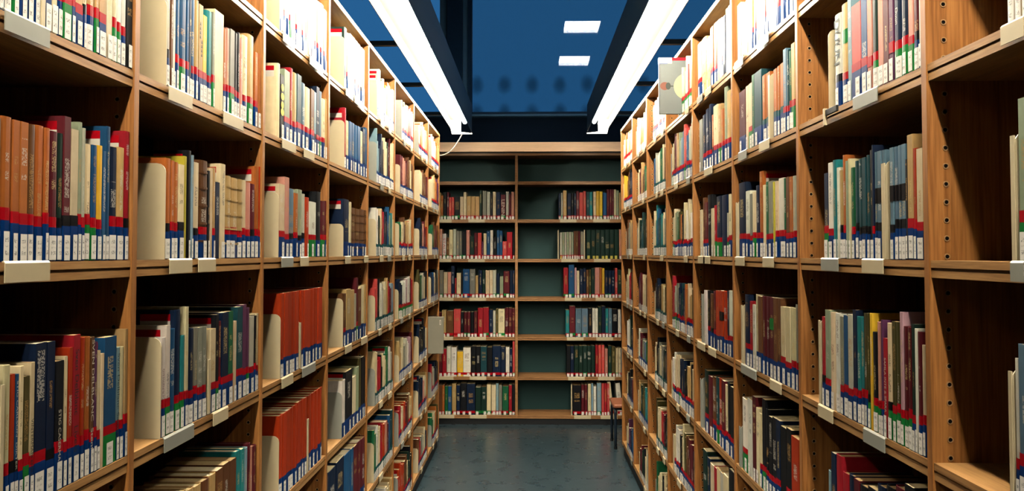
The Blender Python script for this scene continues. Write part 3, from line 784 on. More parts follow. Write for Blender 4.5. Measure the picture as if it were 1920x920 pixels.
# farther bays: range of x in the photograph, tape code, colours left to right (optional height in cm)
FAR = {
 'L3T': (707, 737, 'b', 'cr wh gy wh ye or cr wh cr'), 'L4T': (753, 773, 'r', 'cr gy cr be co rd wh'), 'L5T': (785, 800, 'r', 'cr or cr be or'), 'L6T': (809, 821, 'r', 'cr wh cr or be'),
 'L3A': (706, 737, 'b', 'lb nv bk cr dg mr cr cr'), 'L4A': (750, 773, 'b', 'mr pk mr br cr br'), 'L5A': (787, 800, 'b', 'cr br br mr'), 'L6A': (809, 821, 'r', 'cr be or pu'),
 'L3B': (705, 736, 't', 'wh dg cr rd nv nv bl sg tl cr'), 'L4B': (748, 772, 'r', 'gn cr br be cr or'), 'L5B': (786, 800, 'b', 'nv bk pk mr rs'), 'L6B': (810, 821, 'b', 'gn br mr br'),
 'L3C': (703, 737, 't', 'co bk wh lg cr be rd mr lb'), 'L4C': (747, 773, 'g', 'nv nv wh wh li wh mr rd'), 'L5C': (785, 800, 'b', 'ol gn lg cr bk'), 'L6C': (808, 821, 'b', 'nv bl cr bk gy'),
 'L3D': (703, 737, 't', 'cr rd bk cr cr gn wh lg br'), 'L4D': (748, 773, 'b', 'be cr gy lg wh li mr'), 'L5D': (785, 800, 'b', 'nv bk bk nv cr'), 'L6D': (812, 821, 'b', 'bk nv br'),
 'L3E': (701, 737, 't', 'gn wh cr rd rs pk mr bl dt'), 'L4E': (747, 773, 'r', 'rd cr rs mr br cr be'), 'L5E': (784, 800, 'r', 'nv bk nv pk cr be'), 'L6E': (809, 821, 'r', 'rd lg nv bk bk'),
 'L3F': (701, 737, 'r', 'cr cr bk wh cr be'), 'L4F': (746, 773, 'r', 'rs rs rs br br cr dg bk'), 'L5F': (784, 800, 'r', 'br rd gy lg cr nv'), 'L6F': (809, 821, 'r', 'gn cr or ol'),
 'R3T': (1274, 1296, 'g', 'cr cr sg wh co cr'), 'R4T': (1224, 1247, 'r', 'or cr wh sg wh cr or'), 'R5T': (1194, 1212, 'n', 'wh cr or ye wh cr'), 'R6T': (1170, 1186, 'R', 'cr or cr be cr'),
 'R3A': (1260, 1297, 'r', 'cr br mr be sg gb co bl lg be'), 'R4A': (1226, 1248, 't', 'bl lg wh gn gn cr br'), 'R5A': (1196, 1212, 'n', 'cr mr be br gn'), 'R6A': (1170, 1186, 'r', 'ye ye br bk nv'),
 'R3B': (1262, 1297, 'r', 'cr sg gn ol or bk cr wh cr wh'), 'R4B': (1226, 1248, 't', 'cr tl bl dt tl cr gy'), 'R5B': (1196, 1213, 'n', 'cr dg dt dg br'), 'R6B': (1175, 1186, 'n', 'br gy be gy'),
 'R3C': (1261, 1299, 'r', 'rd lg gy nv dt nv or cr be ol'), 'R4C': (1229, 1250, 't', 'bk nv bk be cr ol'), 'R5C': (1198, 1214, 'n', 'pu mr cr cr br'), 'R6C': (1175, 1187, 'n', 'cr rd dg'),
 'R3D': (1261, 1299, 'r', 'wh cr cr nv nv bk be bk cr'), 'R4D': (1228, 1250, 't', 'cr bk gy cr gy dg nv'), 'R5D': (1198, 1215, 'b', 'wh mr gy gb gn'), 'R6D': (1176, 1188, 'b', 'wh wh dg nv'),
 'R3E': (1264, 1301, 'r', 'cr wh bk cr ol br mr nv'), 'R4E': (1231, 1252, 't', 'ol cr cr rd mr bk dg'), 'R5E': (1198, 1216, 'b', 'be dg ol tl tl'), 'R6E': (1176, 1189, 'b', 'cr bk nv mr'),
 'R3F': (1266, 1301, 'r', 'cr bk nv cr rd gy'), 'R4F': (1231, 1252, 'n', 'gn cr cr bk cr nv'), 'R5F': (1200, 1217, 'n', 'mr dg bk cr lg'), 'R6F': (1176, 1189, 'b', 'cr pu nv bl'),
 'L2F': (630, 690, 'b', 'nv bl br cr rd mr be bk gn'), 'R2F': (1305, 1372, 'r', 'cr dg nv br rd cr bk lg mr'),
}
# back bookcase: row -> tokens in a zoom window
BACK = {}
def brow(col, row, zoom, text): BACK[(col, row)] = (zoom, text.split())
za, zb2, zc = (820, 340, 5.75), (810, 250, 3.068), (790, 540, 2.42)
brow('l', 1, za, '''-20-10,150,br 12-35,120,be 36-62,150,or 66-98,118,bk 104-125,115,mr 126-152,170,co 153-182,170,co 186-242,165,bk 244-280,165,cr 281-313,115,cr 316-360,160,be 362-408,160,be 410-453,162,be 455-480,98,dg 488-528,102,gy 533-568,112,lg 572-594,135,bk
 598-632,112,cr 636-680,118,nv 684-734,142,mr,,N 740-770,110,lg 772-796,140,mr 797-830,112,pk''')
brow('l', 2, za, '''-25-0,520,br 2-22,560,mr 24-52,512,pk 54-94,563,wh,,N 97-128,605,br 128-168,520,cr 172-202,514,lg 204-236,535,gy 237-264,536,gy 266-308,545,bk 312-348,525,pk 352-396,590,dg 398-434,555,mr 435-476,555,co 478-496,650,pu 498-530,560,cr 531-568,535,bl 570-600,525,wh
 602-640,600,bk 642-668,525,bl 670-702,530,bl 703-748,645,co 750-808,545,rd 812-832,560,bk''')
brow('l', 3, zb2, '''30-44,790,br 44-64,787,gy 66-88,797,cr 90-110,797,pk 111-130,762,nv 132-140,832,rd 142-166,803,cr 168-178,790,bk 178-215,780,bl 217-248,780,gy 250-266,818,be 268-288,787,nv 289-306,787,dg 308-330,787,cr 331-350,787,cr 351-369,787,lg 371-388,805,nv 390-410,822,sg 412-446,792,mr 448-462,788,nv 463-475,788,nv''')
brow('l', 4, zc, '''70-92,110,mr 93-112,100,be 113-145,103,br 147-178,95,co 179-192,108,bk 193-207,108,mr 208-222,108,mr 223-238,108,bk 239-254,106,mr 256-280,90,rd 281-306,88,rd 307-324,98,nv 325-337,103,lg 338-348,95,ol 349-378,95,cr 380-395,90,mr 396-411,90,mr 412-426,92,mr''')
brow('l', 5, zc, '''72-95,275,mr 95-114,275,rd 115-134,265,wh 135-160,268,wh 162-189,288,ye 190-224,270,wh 227-247,264,bk 248-268,264,bk 269-297,265,dt 298-322,268,bk 323-360,262,nv 361-381,265,nv 383-400,268,wh 401-412,275,nv 414-426,240,co''')
brow('l', 6, zc, '''75-94,440,br 94-105,440,or 106-120,445,gn 121-137,445,bl 139-158,433,be 160-175,440,nv 176-205,432,bk 206-244,434,nv 246-270,450,dg 271-296,448,dg 297-316,438,cr 318-338,440,cr 339-350,432,lb 351-366,440,gy 368-395,445,gn 397-411,440,rd 412-426,436,bk''')
brow('r', 1, zb2, '''728-741,345,nv 742-752,342,lg 754-774,328,be 778-800,345,nv 801-815,345,bk 816-829,345,nv 830-846,332,mr 847-869,340,co 870-886,332,co 888-905,338,dt 906-923,338,tl 928-943,335,cr 944-962,332,ye 963-981,334,ye 984-1004,342,bl 1006-1020,322,mr 1021-1034,322,mr 1035-1046,322,mr 1047-1059,322,cr 1060-1075,328,sg 1076-1087,340,be''')
brow('r', 2, zb2, '''722-735,553,D 736-748,570,lg,,Y 749-761,568,sg 762-774,568,lg 775-787,567,sg 788-801,567,lg 802-814,568,sg 816-828,562,br 829-840,562,br 841-852,563,mr 854-872,565,gy 873-885,553,D 887-913,556,dg,x,Y 914-940,556,dg,x,Y 941-967,555,dg,x,Y 968-994,555,dg,x,Y 995-1021,553,dg,x,Y 1022-1048,553,dg,x,Y 1049-1075,552,dg,x,Y 1077-1089,552,pk''')
brow('r', 3, zb2, '''757-783,772,rd 786-818,755,bl 820-832,772,li 833-848,790,cr 851-868,780,nv 869-886,775,nv 888-902,785,br 903-915,782,ol 916-936,776,dg 937-963,772,pk 964-977,772,or 978-992,775,ye 994-1013,788,nv 1014-1032,788,nv 1033-1051,788,nv 1053-1067,775,co 1068-1090,785,dg''')
brow('r', 4, zc, '''655-671,100,tl 672-698,82,mr 700-727,92,gb 728-756,92,gb 758-775,92,bk 776-788,92,wh 789-801,92,wh 803-818,85,dg 819-835,82,nv 836-848,92,tl 849-865,92,gb 866-892,95,bk 893-906,98,wh''')
brow('r', 5, zc, '''660-676,262,bk 677-692,262,nv 694-714,262,dg 715-732,262,dg 733-752,262,dg 753-770,262,dg 771-788,262,dg 790-803,258,rd 804-817,258,co 818-831,258,co 833-846,275,pk 848-863,262,dg 864-880,266,ol 882-894,272,cr 895-906,272,cr 907-916,275,lb''')
brow('r', 6, zc, '''679-688,434,D 688-724,440,bk 726-740,438,mr 741-753,438,mr 756-770,435,cr 771-780,432,lb 781-794,445,wh 797-816,430,lb 818-830,432,co 831-842,432,rd 843-854,432,co 858-874,424,cr,,/6 893-914,430,wh,,/5''')

ORD = 'first second third fourth fifth sixth seventh eighth ninth tenth eleventh twelfth thirteenth fourteenth fifteenth sixteenth seventeenth eighteenth nineteenth twentieth'.split()
TENS = {2: 'twenty', 3: 'thirty'}
def ordinal(n):
    if n <= 20: return ORD[n - 1]
    return f"{TENS[n // 10]}-{ORD[n % 10 - 1]}" if n % 10 else 'thirtieth'
ROWNAME = {'T': 'top shelf', 'A': 'second shelf down', 'B': 'third shelf down', 'C': 'fourth shelf down', 'D': 'fifth shelf down', 'E': 'sixth shelf down', 'F': 'bottom shelf'}
BAYNAME = ['nearest', 'second', 'third', 'fourth', 'fifth', 'sixth', 'seventh', 'farthest']
BOOKS = []       # dicts: matrix data, pieces, area, label
FIX = []         # bookends, dividers, holders

def side_xy(side): return (XL, YL0, WL, 1) if side == 'L' else (XR, YR0, WR, -1)
SET = 0.004
def depth_on(px, py, x):
    d = ray(px, py)
    return x / d.x * d.y if abs(d.x) > 1e-6 else 5.0
def height_on(px, py, x):
    d = ray(px, py); k = x / d.x
    return CAM_H + d.z * k

def add_book(key, side, x, y, z, t, h, w, code, tape, rng, style, loc_txt, lean=0.0):
    h = max(h, .09)
    BOOKS.append(dict(key=key, side=side, x=x, y=y, z=z, t=t, h=h, w=w, code=code, tape=tape, seed=rng.random(), style=style, loc=loc_txt, lean=lean))

def mixed(tape, rng):
    if tape == 'r':
        q = rng.random()
        return 'g' if q < .10 else ('k' if q < .16 else ('n' if q < .22 else 'r'))
    return tape

def do_cell(key, zoom, tape, toks):
    side = key[0]; row = key[-1]; n = int(key[1:-1])
    X, Y0, W, s = side_xy(side)
    ox, oy, sc = zoom
    xs = X - s * SET
    y_lo, y_hi = Y0 + n * W + POST / 2 + .001, Y0 + (n + 1) * W - POST / 2 - .001
    rng = random.Random(key)
    zrow = Z[row]; hmax = Z[ABOVE[row]] - SH_T - zrow - .012
    bayn = BAYNAME[n + 1]; sd = 'left' if side == 'L' else 'right'
    loc = f"{ROWNAME[row]}, {bayn} {sd} bay"
    lst = []; nh = 0; nb = 0
    items = []
    for tk in toks:
        a = tk.split(','); r = a[0]
        i = r.index('-', 1); x0, x1 = float(r[:i]), float(r[i + 1:])
        items.append((ox + x0 / sc, ox + x1 / sc, a[1:]))
    for x0, x1, a in items:
        vm = project((xs, (y_lo + y_hi) / 2, zrow + .1))[1]
        dv = project((xs, max(depth_on((x0 + x1) / 2, vm, xs), .3), zrow + .1))[1]
        ya, yb = depth_on(x0, dv, xs), depth_on(x1, dv, xs)
        ya, yb = min(ya, yb), max(ya, yb)
        if a[0] == 'H':
            nh += 1; FIX.append(('H', side, X, max(ya, y_lo), min(yb, y_hi), zrow, loc)); continue
        top = oy + float(a[0]) / sc
        ym = (ya + yb) / 2
        if a[1] in 'ED':
            ye = yb if side == 'L' else ya
            if side == 'R': ye = yb
            xx = x1 if side == 'L' else x0
            h = height_on(xx, top, xs) - zrow
            FIX.append((a[1], side, xs, min(max(yb - .003 if side == 'L' else yb - .003, y_lo + .003), y_hi - .003), zrow, min(max(h, .1), hmax), loc, yb - ya))
            continue
        ya, yb = max(ya, y_lo), min(yb, y_hi)
        if yb - ya < .003: continue
        h = height_on((x0 + x1) / 2, top, xs) - zrow
        h = min(h, hmax)
        tp = a[2] if len(a) > 2 and a[2] else mixed(tape, rng)
        st = a[3] if len(a) > 3 else ('N' if key in ('L1C', 'L1D') else '')
        if len(a) > 2 and a[2] and a[2] not in 'rgkbtnmxReS': st = a[2]; tp = mixed(tape, rng)
        lst.append((x0, ya, yb, h, a[1], tp, st))
    lst.sort()
    for i, (x0, ya, yb, h, code, tp, st) in enumerate(lst):
        t = yb - ya - .0009
        w = min(max(.66 * h + rng.uniform(-.012, .012), .10), .215)
        add_book(key, side, xs + s * rng.uniform(-.0008, .0005), (ya + yb) / 2, zrow + .0004, t, h, w, code, tp, rng, st, loc)

for key, (zoom, tape, toks) in CELLS.items(): do_cell(key, zoom, tape, toks)

def far_cell(key, x0, x1, tape, cols):
    side = key[0]; row = key[-1]; n = int(key[1:-1])
    X, Y0, W, s = side_xy(side)
    rng = random.Random('far' + key)
    xs = X - s * SET
    y_lo, y_hi = Y0 + n * W + POST / 2 + .001, Y0 + (n + 1) * W - POST / 2 - .001
    zrow = Z[row]; hmax = Z[ABOVE[row]] - SH_T - zrow - .015
    v = project((xs, (y_lo + y_hi) / 2, zrow + .1))[1]
    ya, yb = sorted((depth_on(x0, v, xs), depth_on(x1, v, xs)))
    ya, yb = max(ya, y_lo), min(yb, y_hi)
    if side == 'L': yb = y_hi
    else: ya = y_lo
    loc = f"{ROWNAME[row]}, {BAYNAME[n + 1]} {'left' if side == 'L' else 'right'} bay"
    base = cols.split()
    target = (yb - ya) / .027
    seq = []
    for c in base:
        k = max(1, int(round(target / len(base) + rng.uniform(-.45, .45))))
        seq += [c] * k
    ws = [rng.uniform(.6, 1.5) for _ in seq]; tot = sum(ws); y = ya if side == 'L' else yb
    order = seq
    hb = rng.uniform(.19, .225)
    for i, (c, wgt) in enumerate(zip(order, ws)):
        t = wgt / tot * (yb - ya)
        yy = y + t / 2 if side == 'L' else y - t / 2
        y = y + t if side == 'L' else y - t
        h = min(hb + rng.gauss(0, .022), hmax, .30)
        st = 'P-' if (i and side == 'L' and rng.random() < .18) else ''
        add_book(key, side, xs + s * rng.uniform(-.0008, .0005), yy, zrow + .0004, t - .0009, h, min(max(.66 * h, .1), .21), c, mixed(tape, rng), rng, st, loc)
    if side == 'L':
        FIX.append(('E', side, xs, max(ya - .004, y_lo + .003), zrow, rng.uniform(.15, .2), loc, .1))
    elif rng.random() < .6:
        FIX.append(('D', side, xs, min(yb + .006, y_hi - .003), zrow, rng.uniform(.15, .2), loc, .01))
    for fr in ((.1, .6) if rng.random() < .75 else (.15,)):
        hy = ya + (yb - ya) * (fr + rng.uniform(-.05, .05))
        FIX.append(('H', side, X, hy, hy + rng.uniform(.07, .1), zrow, loc))
for key, (x0, x1, tape, cols) in FAR.items(): far_cell(key, x0, x1, tape, cols)

# back bookcase
for (col, row), (zoom, toks) in BACK.items():
    ox, oy, sc = zoom
    rng = random.Random(col + str(row))
    zrow = CAM_H + BROWS[row]
    yf = YB + .014
    lo = BU[2] + .014 if col == 'r' else BU[1] + .014
    hi = BU[3] - .014 if col == 'r' else BU[2] - .014
    lst = []
    loc = f"{['', 'second', 'third', 'fourth', 'fifth', 'sixth', 'lowest'][row]} shelf, {'left' if col == 'l' else 'right'} bay of back bookcase"
    for tk in toks:
        a = tk.split(','); i = a[0].index('-', 1)
        x0, x1 = ox + float(a[0][:i]) / sc, ox + float(a[0][i + 1:]) / sc
        top = oy + float(a[1]) / sc
        def hit(px, py):
            d = ray(px, py); k = yf / d.y; return d.x * k, CAM_H + d.z * k
        xa = hit(x0, top)[0]; xb = hit(x1, top)[0]; h = hit((x0 + x1) / 2, top)[1] - zrow
        xa, xb = max(xa, lo), min(xb, hi)
        if xb - xa < .004: continue
        if a[2] == 'D':
            FIX.append(('DB', 'B', (xa + xb) / 2, yf, zrow, h, loc)); continue
        lst.append((xa, xb, min(h, .32), a[2], a[3] if len(a) > 3 and a[3] else 'S', a[4] if len(a) > 4 else ''))
    lst.sort()
    for i, (xa, xb, h, code, tp, st) in enumerate(lst):
        lean = 0.0
        if '/' in st: lean = math.radians(float(st[1:])); st = ''
        add_book('B', 'B', (xa + xb) / 2, yf + rng.uniform(-.002, .006), zrow + .0004, xb - xa - .0012, h, min(max(.68 * h, .12), .22), code, 'nS'[tp != 'x'] if tp == 'x' else tp, rng, st + 'S', loc, lean)
    xs_ = [q[0] for q in lst]
    for fr in ((.0, .42) if col == 'l' else (.02, .55)):
        xh = lst[0][0] + (lst[-1][1] - lst[0][0]) * fr
        FIX.append(('HB', 'B', xh, xh + .15, YB, zrow, loc))

# ------------------------------------------------------------------ choose the books that show largest and build
for b in BOOKS:
    if b['side'] == 'B':
        c = [(b['x'] + q * b['t'] / 2, b['y'], b['z'] + r * b['h']) for q in (-1, 1) for r in (0, 1)]
    else:
        c = [(b['x'], b['y'] + q * b['t'] / 2, b['z'] + r * b['h']) for q in (-1, 1) for r in (0, 1)]
    if min(p[1] for p in c) < .15: b['area'] = 0; continue
    pr = [project(p) for p in c]
    u0, u1 = min(p[0] for p in pr), max(p[0] for p in pr); v0, v1 = min(p[1] for p in pr), max(p[1] for p in pr)
    b['area'] = max(0, min(u1, 1920) - max(u0, 0)) * max(0, min(v1, 920) - max(v0, 0))
BOOKS = [b for b in BOOKS if b['area'] > 0]
BOOKS.sort(key=lambda b: (0 if b['side'] == 'B' and 'N' in b['style'] else 1, -b['area']))
cells_ = {}
for b in BOOKS: cells_.setdefault(b['loc'], []).append(b)
for l_, bs in cells_.items():       # count the books of each shelf from left to right as the photograph shows them
    bs.sort(key=lambda b: b['y'] if b['side'] == 'L' else (-b['y'] if b['side'] == 'R' else b['x']))
    for i, b in enumerate(bs): b['loc'] = f"{ordinal(i + 1)} from left, {l_}"
N_SINGLE = 300
MATNAME = {'L': 'leather'}
stuff = Acc()
SINGLE = {}
for i, b in enumerate(BOOKS):
    rng = random.Random(b['seed'])
    pcs = book_pieces(b['t'], b['h'], b['w'], b['code'], b['tape'], rng, True, b['style'])
    rz = {'L': 0.0, 'R': math.pi, 'B': -math.pi / 2}[b['side']]
    M4 = Matrix.Translation((b['x'], b['y'], b['z'])) @ Matrix.Rotation(rz, 4, 'Z') @ Matrix.Rotation(b['lean'], 4, 'X')
    if i < N_SINGLE:
        root = empty('book'); root.matrix_world = M4
        size = 'thin ' if b['t'] < .012 else ('thick ' if b['t'] > .042 else '')
        mat = ' leather-bound' if 'L' in b['style'] else ''
        tag(root, f"{size}{C[b['code']][1]}{mat} book, {b['loc']}", 'book', 'library books on the shelves')
        for p in pcs:
            a = Acc(); a.add(p)
            link_mesh(p['name'], a.mesh(p['name']), root)
        b['root'] = root
        SINGLE.setdefault(b['key'], []).append(b)
    else:
        for p in pcs: stuff.add(p, M4)
so = link_mesh('shelved_books', stuff.mesh('shelved_books'))
tag(so, 'the many smaller-looking library books with white call number labels filling the farther shelves', 'books', kind='stuff')

# ------------------------------------------------------------------ bookends, dividers, shelf label holders
def bookend_mesh(h, d, lip):
    """plate in the xz plane, front edge at x=0, rounded top front corner; thin foot under the books"""
    r = .018; pts = [(-d, 0), (0, 0), (0, h - r)]
    for k in range(1, 5):
        a = math.pi / 2 * k / 4
        pts.append((-r + r * math.cos(a), h - r + r * math.sin(a)))
    pts += [(-d, h)]
    g = prism(pts, 'y', -.0012, .0012)
    parts = [g, box(-d, -.004, -.0012, .05, .0000, .0003)]
    if lip: parts.append(box(-.0008, .0014, -.0012 - lip, .0012, .002, h - .006))
    return join(*parts)
cnt = {}
def nth(kind, loc):
    cnt[(kind, loc)] = cnt.get((kind, loc), 0) + 1
    return cnt[(kind, loc)]
FIX.sort(key=lambda f: (f[0], f[6], (f[3] if f[1] != 'B' else f[2]) * (-1 if f[1] == 'R' else 1)))
frng = random.Random(5)
for f in FIX:
    kind = f[0]
    if kind in ('E', 'D'):
        _, side, xs, y, z, h, loc, wpx = f
        g = bookend_mesh(h, .15 if kind == 'E' else .12, 0 if kind == 'E' else min(max(wpx * .7, .004), .014))
        o = part('bookend', g, CREAM if frng.random() < .8 else GREYM)
        o.location = (xs + (.001 if side == 'L' else -.001), y, z + .0003); o.rotation_euler = (0, 0, 0 if side == 'L' else math.pi)
        k = nth('E', loc)
        tag(o, f"{'cream metal bookend plate' if kind == 'E' else 'thin upright metal bookend edge'}, {ordinal(k)} on {loc}", 'bookend', 'metal bookends between the books')
    elif kind == 'DB':
        _, side, x, y, z, h, loc = f
        o = part('bookend', bookend_mesh(h, .12, .008), CREAM); o.location = (x, y - .003, z + .0003); o.rotation_euler = (0, 0, -math.pi / 2)
        tag(o, f"pale upright bookend, {ordinal(nth('E', loc))} on {loc}", 'bookend', 'metal bookends between the books')
    elif kind == 'H':
        _, side, X, ya, yb, z, loc = f
        if yb - ya < .02: continue
        s = 1 if side == 'L' else -1
        L_ = yb - ya
        prof = [(-.03, .0003), (.0035, .0003), (.0055, -.003), (.0055, -.027), (.0045, -.027), (.0040, -.0035), (.003, -.0007 + .0001), (-.03, -.0001 + .0001)]
        prof = [(.0004, .0022), (.0030, .0022), (.0055, -.001), (.0055, -.028), (.0040, -.028), (.0040, -.0012), (.0026, .0004), (.0004, .0004)]
        g = prism(prof, 'y', 0, L_)
        if s < 0: g = ([(-v[0], v[1], v[2]) for v in g[0]], [q[::-1] for q in g[1]])
        o = part('shelf_label_holder', g, frng.choice([CREAM, CREAM, CREAM, GREYM]))
        o.location = (X, ya, z)
        tag(o, f"small metal label holder, {ordinal(nth('H', loc))} along edge of {loc}", 'label holder', 'metal label holders on the shelf edges')
    elif kind == 'HB':
        _, side, xa, xb, y, z, loc = f
        prof = [(-.0004, .0022), (-.0030, .0022), (-.0055, -.001), (-.0055, -.028), (-.0040, -.028), (-.0040, -.0012), (-.0026, .0004), (-.0004, .0004)]
        g = prism(prof, 'x', 0, xb - xa)
        o = part('shelf_label_holder', g, CREAM); o.location = (xa, y, z)
        tag(o, f"small cream label holder, {ordinal(nth('H', loc))} along edge of {loc}", 'label holder', 'metal label holders on the shelf edges')

# ------------------------------------------------------------------ stool at the end of the right bookcase
st = empty('stool', (0.83, 6.72, 0)); tag(st, 'low wooden stool with dark steel legs half hidden behind the right bookcase end', 'stool')
part('seat', box(-.175, .175, -.165, .165, .322, .350, .008), WOOD_SEAT, st)
for sx in (-1, 1):
    x = sx * .158
    path = [(x, -.145, 0.012)] + [(x, -.145, z) for z in (.1, .2, .28)]
    for k in range(1, 6):
        a = math.pi / 2 * k / 5
        path.append((x, -.145 + .03 * (1 - math.cos(a)), .28 + .03 * math.sin(a)))
    back = [(q[0], -q[1], q[2]) for q in path[::-1]]
    part('leg_frame', tube(path + back, .0115, 10), TUBE, st, smooth=True)
    for sy in (-1, 1):
        part('foot_cap', tube([(x, sy * .145, 0.0), (x, sy * .145, .02)], .0135, 10), PLINTH, st)
part('stretcher', join(tube([(-.158, .1, .305), (.158, .1, .305)], .009, 8), tube([(-.158, -.1, .305), (.158, -.1, .305)], .009, 8)), TUBE, st)

# ------------------------------------------------------------------ grey card file pulled out of the farthest left bay
yf = YL0 + 6 * WL + .045
fo = empty('card_file', (XL, yf, Z['D'] + .0015)); tag(fo, 'grey card file standing out into the aisle from the farthest left bay', 'card file')
part('case', box(-.14, .108, -.012, .012, 0, .262, .002), FOLDER, fo)
part('title_slip', box(.080, .090, -.0128, -.012, .205, .24), INK_W, fo)
part('slip_print', box(.0835, .0865, -.0132, -.0128, .211, .234), INK, fo)

# ------------------------------------------------------------------ large book pulled out of the top shelf on the right
yp = 3.862
pb = empty('book', (XR + .03, yp, Z['T'] + .0012)); tag(pb, 'large grey picture book with red top edge pulled out of the top right shelf', 'book', 'library books on the shelves')
GREY_COV = plain('grey_picture_cover', (108, 114, 110), 0.35, 0.5, noise=0.18, scale=9)
part('cover', join(box(-.130, .13, -.0105, -.0078, 0, .262), box(-.130, .13, .0078, .0105, 0, .262), box(-.130, -.1275, -.0105, .0105, 0, .262)), GREY_COV, pb)
part('page_block', box(-.1275, .124, -.0076, .0076, .004, .258), plain('paper', (226, 214, 184), .8), pb)
part('red_tape', box(-.07, .131, -.0112, .0112, .250, .2635), plain('red_tape', (206, 22, 38), .3), pb)
part('white_tape', box(-.1305, -.07, -.0113, .0113, .236, .2637), WHITE_EN, pb)
part('blue_tape', box(-.1305, -.09, -.0114, .0114, .234, .2365), plain('blue_tape', (40, 60, 130), .3), pb)
def disc(cx, cz, rx, rz, y, n=24, a0=0, a1=2 * math.pi, th=.0004):
    p = [(cx + rx * math.cos(a0 + (a1 - a0) * k / n), cz + rz * math.sin(a0 + (a1 - a0) * k / n)) for k in range(n + (0 if abs(a1 - a0 - 2 * math.pi) < 1e-6 else 1))]
    return prism(p, 'y', y - th, y)
part('cover_print', disc(.0, .128, .062, .062, -.0105, 20, math.pi / 2, 3 * math.pi / 2), plain('cream_print', (180, 172, 130), .4), pb)
part('cover_figure', disc(-.104, .130, .022, .019, -.0106, 16), plain('skin_tone_print', (120, 66, 46), .5), pb)
part('cover_figure_hair', join(disc(-.088, .130, .012, .017, -.0107, 14), box(-.078, -.064, -.0111, -.0106, .127, .132)), plain('dark_print', (56, 62, 54), .5), pb)

# ------------------------------------------------------------------ lettering and pictures on single spines
def text_mesh(body, size):
    cu = bpy.data.curves.new('lettering', 'FONT'); cu.body = body; cu.size = size; cu.align_x = 'CENTER'; cu.align_y = 'CENTER'
    o = bpy.data.objects.new('lettering', cu); COL.objects.link(o)
    bpy.context.view_layer.update()
    me = bpy.data.meshes.new_from_object(o.evaluated_get(bpy.context.evaluated_depsgraph_get()))
    bpy.data.objects.remove(o); bpy.data.curves.remove(cu)
    return me
def find_col(key, code, nth_=0):
    q = [b for b in SINGLE.get(key, []) if b['code'] == code]
    q.sort(key=lambda b: b['y'] if b['side'] == 'L' else -b['y'])
    return q[nth_] if len(q) > nth_ else None
def letter(b, body, frac0, frac1, mat, wfrac=.62, up=False):
    """title running down (or up) the spine between two fractions of its height"""
    if not b: return
    me = text_mesh(body, 1.0)
    xs = [v.co.x for v in me.vertices]; ys = [v.co.y for v in me.vertices]
    if not xs: return
    lx, lyy = max(xs) - min(xs), max(ys) - min(ys)
    sx = b['h'] * (frac1 - frac0) / lx; sy = b['t'] * wfrac / lyy
    mx, my = (max(xs) + min(xs)) / 2, (max(ys) + min(ys)) / 2
    zc = b['h'] * (frac0 + frac1) / 2
    for v in me.vertices:
        a, c = (v.co.x - mx) * sx, (v.co.y - my) * sy
        v.co = (.0008, c, zc - a) if not up else (.0008, -c, zc + a)
    me.materials.clear(); me.materials.append(mat)
    link_mesh('title_lettering', me, b['root'])
letter(find_col('L-1C', 'cr', 2), 'VINTERMAN EMILLER', .13, .60, INK, .5)
letter(find_col('L-1C', 'bl', 0), 'STIG CARLSON  DIKTER', .30, .95, INK_W, .45)
letter(find_col('L-1C', 'bk', 0), 'STIG CASERMAN', .18, .62, INK_W, .32)
letter(find_col('L-1C', 'rd', 0), 'Sven Delblanc   Livets', .20, .90, INK, .5)
letter(find_col('L-1C', 'br', 0), 'SVEN DELBLANC  Stenf', .17, .98, INK_W, .72)
letter(find_col('L-1C', 'lb', 0), 'Sven Delblanc Samuel', .18, .95, INK_D, .62)
letter(find_col('R0A', 'wh', 0), 'DUUN', .46, .94, INK_D, .8)
letter(find_col('R0A', 'nv', 0), 'Duun', .60, .78, INK_W, .3)
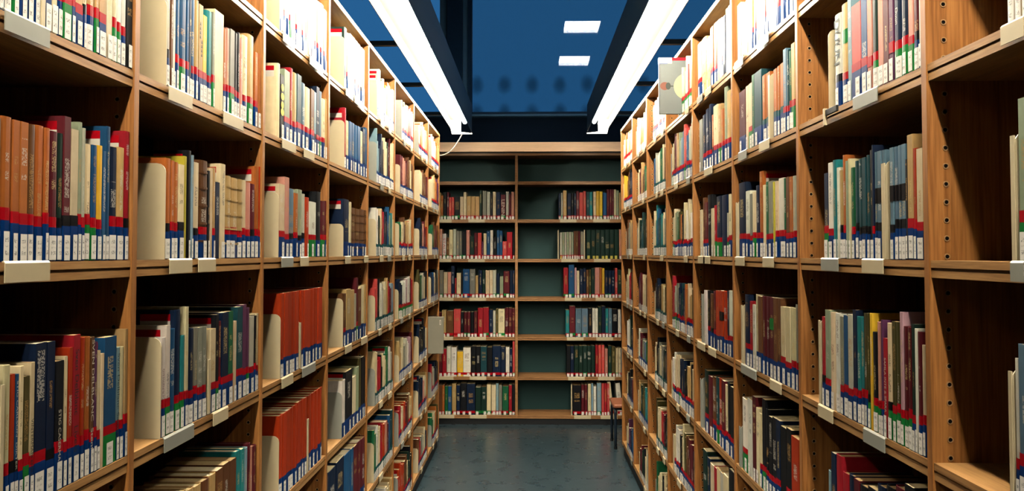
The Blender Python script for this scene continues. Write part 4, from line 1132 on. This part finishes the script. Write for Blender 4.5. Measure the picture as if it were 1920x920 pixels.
letter(find_col('R0C', 'rd', 1), 'SAMLA INTE & SPARA', .25, .80, INK_W, .5)
for b in SINGLE.get('B', []):
    if b['code'] == 'mr' and 'N' in b['style']: letter(b, 'LENIN', .16, .80, INK_W, .72)
    if b['code'] == 'wh' and 'N' in b['style']: letter(b, 'STALIN', .14, .82, plain('red_print', (190, 60, 50), .6), .6)
b = find_col('L1A', 'bk', 0)
if b:
    for k, fz in enumerate((.80, .66, .53, .42)):
        p = [(-.0005 + .0, 0, 0)]
        n = 14; g = prism([(b['t'] * .40 * math.cos(2 * math.pi * q / n) * (1 if k % 2 else .8), b['h'] * fz + .011 * math.sin(2 * math.pi * q / n)) for q in range(n)], 'x', .0006, .0010)
        part('yellow_spot', g, plain('yellow_print', (236, 214, 40), .5), b['root'])
b = find_col('L0A', 'be', 1)
if b:
    for k in range(8):
        zc = b['h'] * (.80 - .045 * k); yc = b['t'] * (-.2 if k < 4 else .15)
        g = prism([(yc - .003, zc - .004), (yc + .003, zc - .004), (yc, zc + .004)], 'x', .0006, .0010)
        part('triangle_mark', g, INK, b['root'])

b = find_col('L1A', 'cr', 0)
if b:   # dark zigzag picture on the cover that faces the viewer
    art = plain('dark_green_print', (86, 98, 78), .5)
    yy = -b['t'] / 2 - .0002
    for pts in ([(-.10, .86), (-.05, .83), (-.012, .86), (-.05, .78), (-.10, .81)], [(-.10, .76), (-.06, .70), (-.10, .64)], [(-.10, .60), (-.012, .57), (-.04, .64), (-.07, .66)]):
        part('cover_print', prism([(p, q * b['h']) for p, q in pts], 'y', yy - .0004, yy), art, b['root'])

# bent cream clip hanging under the front corner of the single bookend on the right
_y = min(f[3] for f in FIX if f[0] == 'E' and f[1] == 'R' and abs(f[4] - Z['A']) < .01)
ck = empty('bookend_clip', (XR, _y, Z['A'])); tag(ck, 'bent cream metal clip hooked over shelf edge beside the nearest right bay label holder', 'clip')
part('clip_plate', box(-.010, -.0025, -.004, .006, -.034, .006, .0008), CREAM, ck)
part('clip_hook', box(-.008, -.0025, -.075, -.004, -.012, .002, .0008), INK, ck)
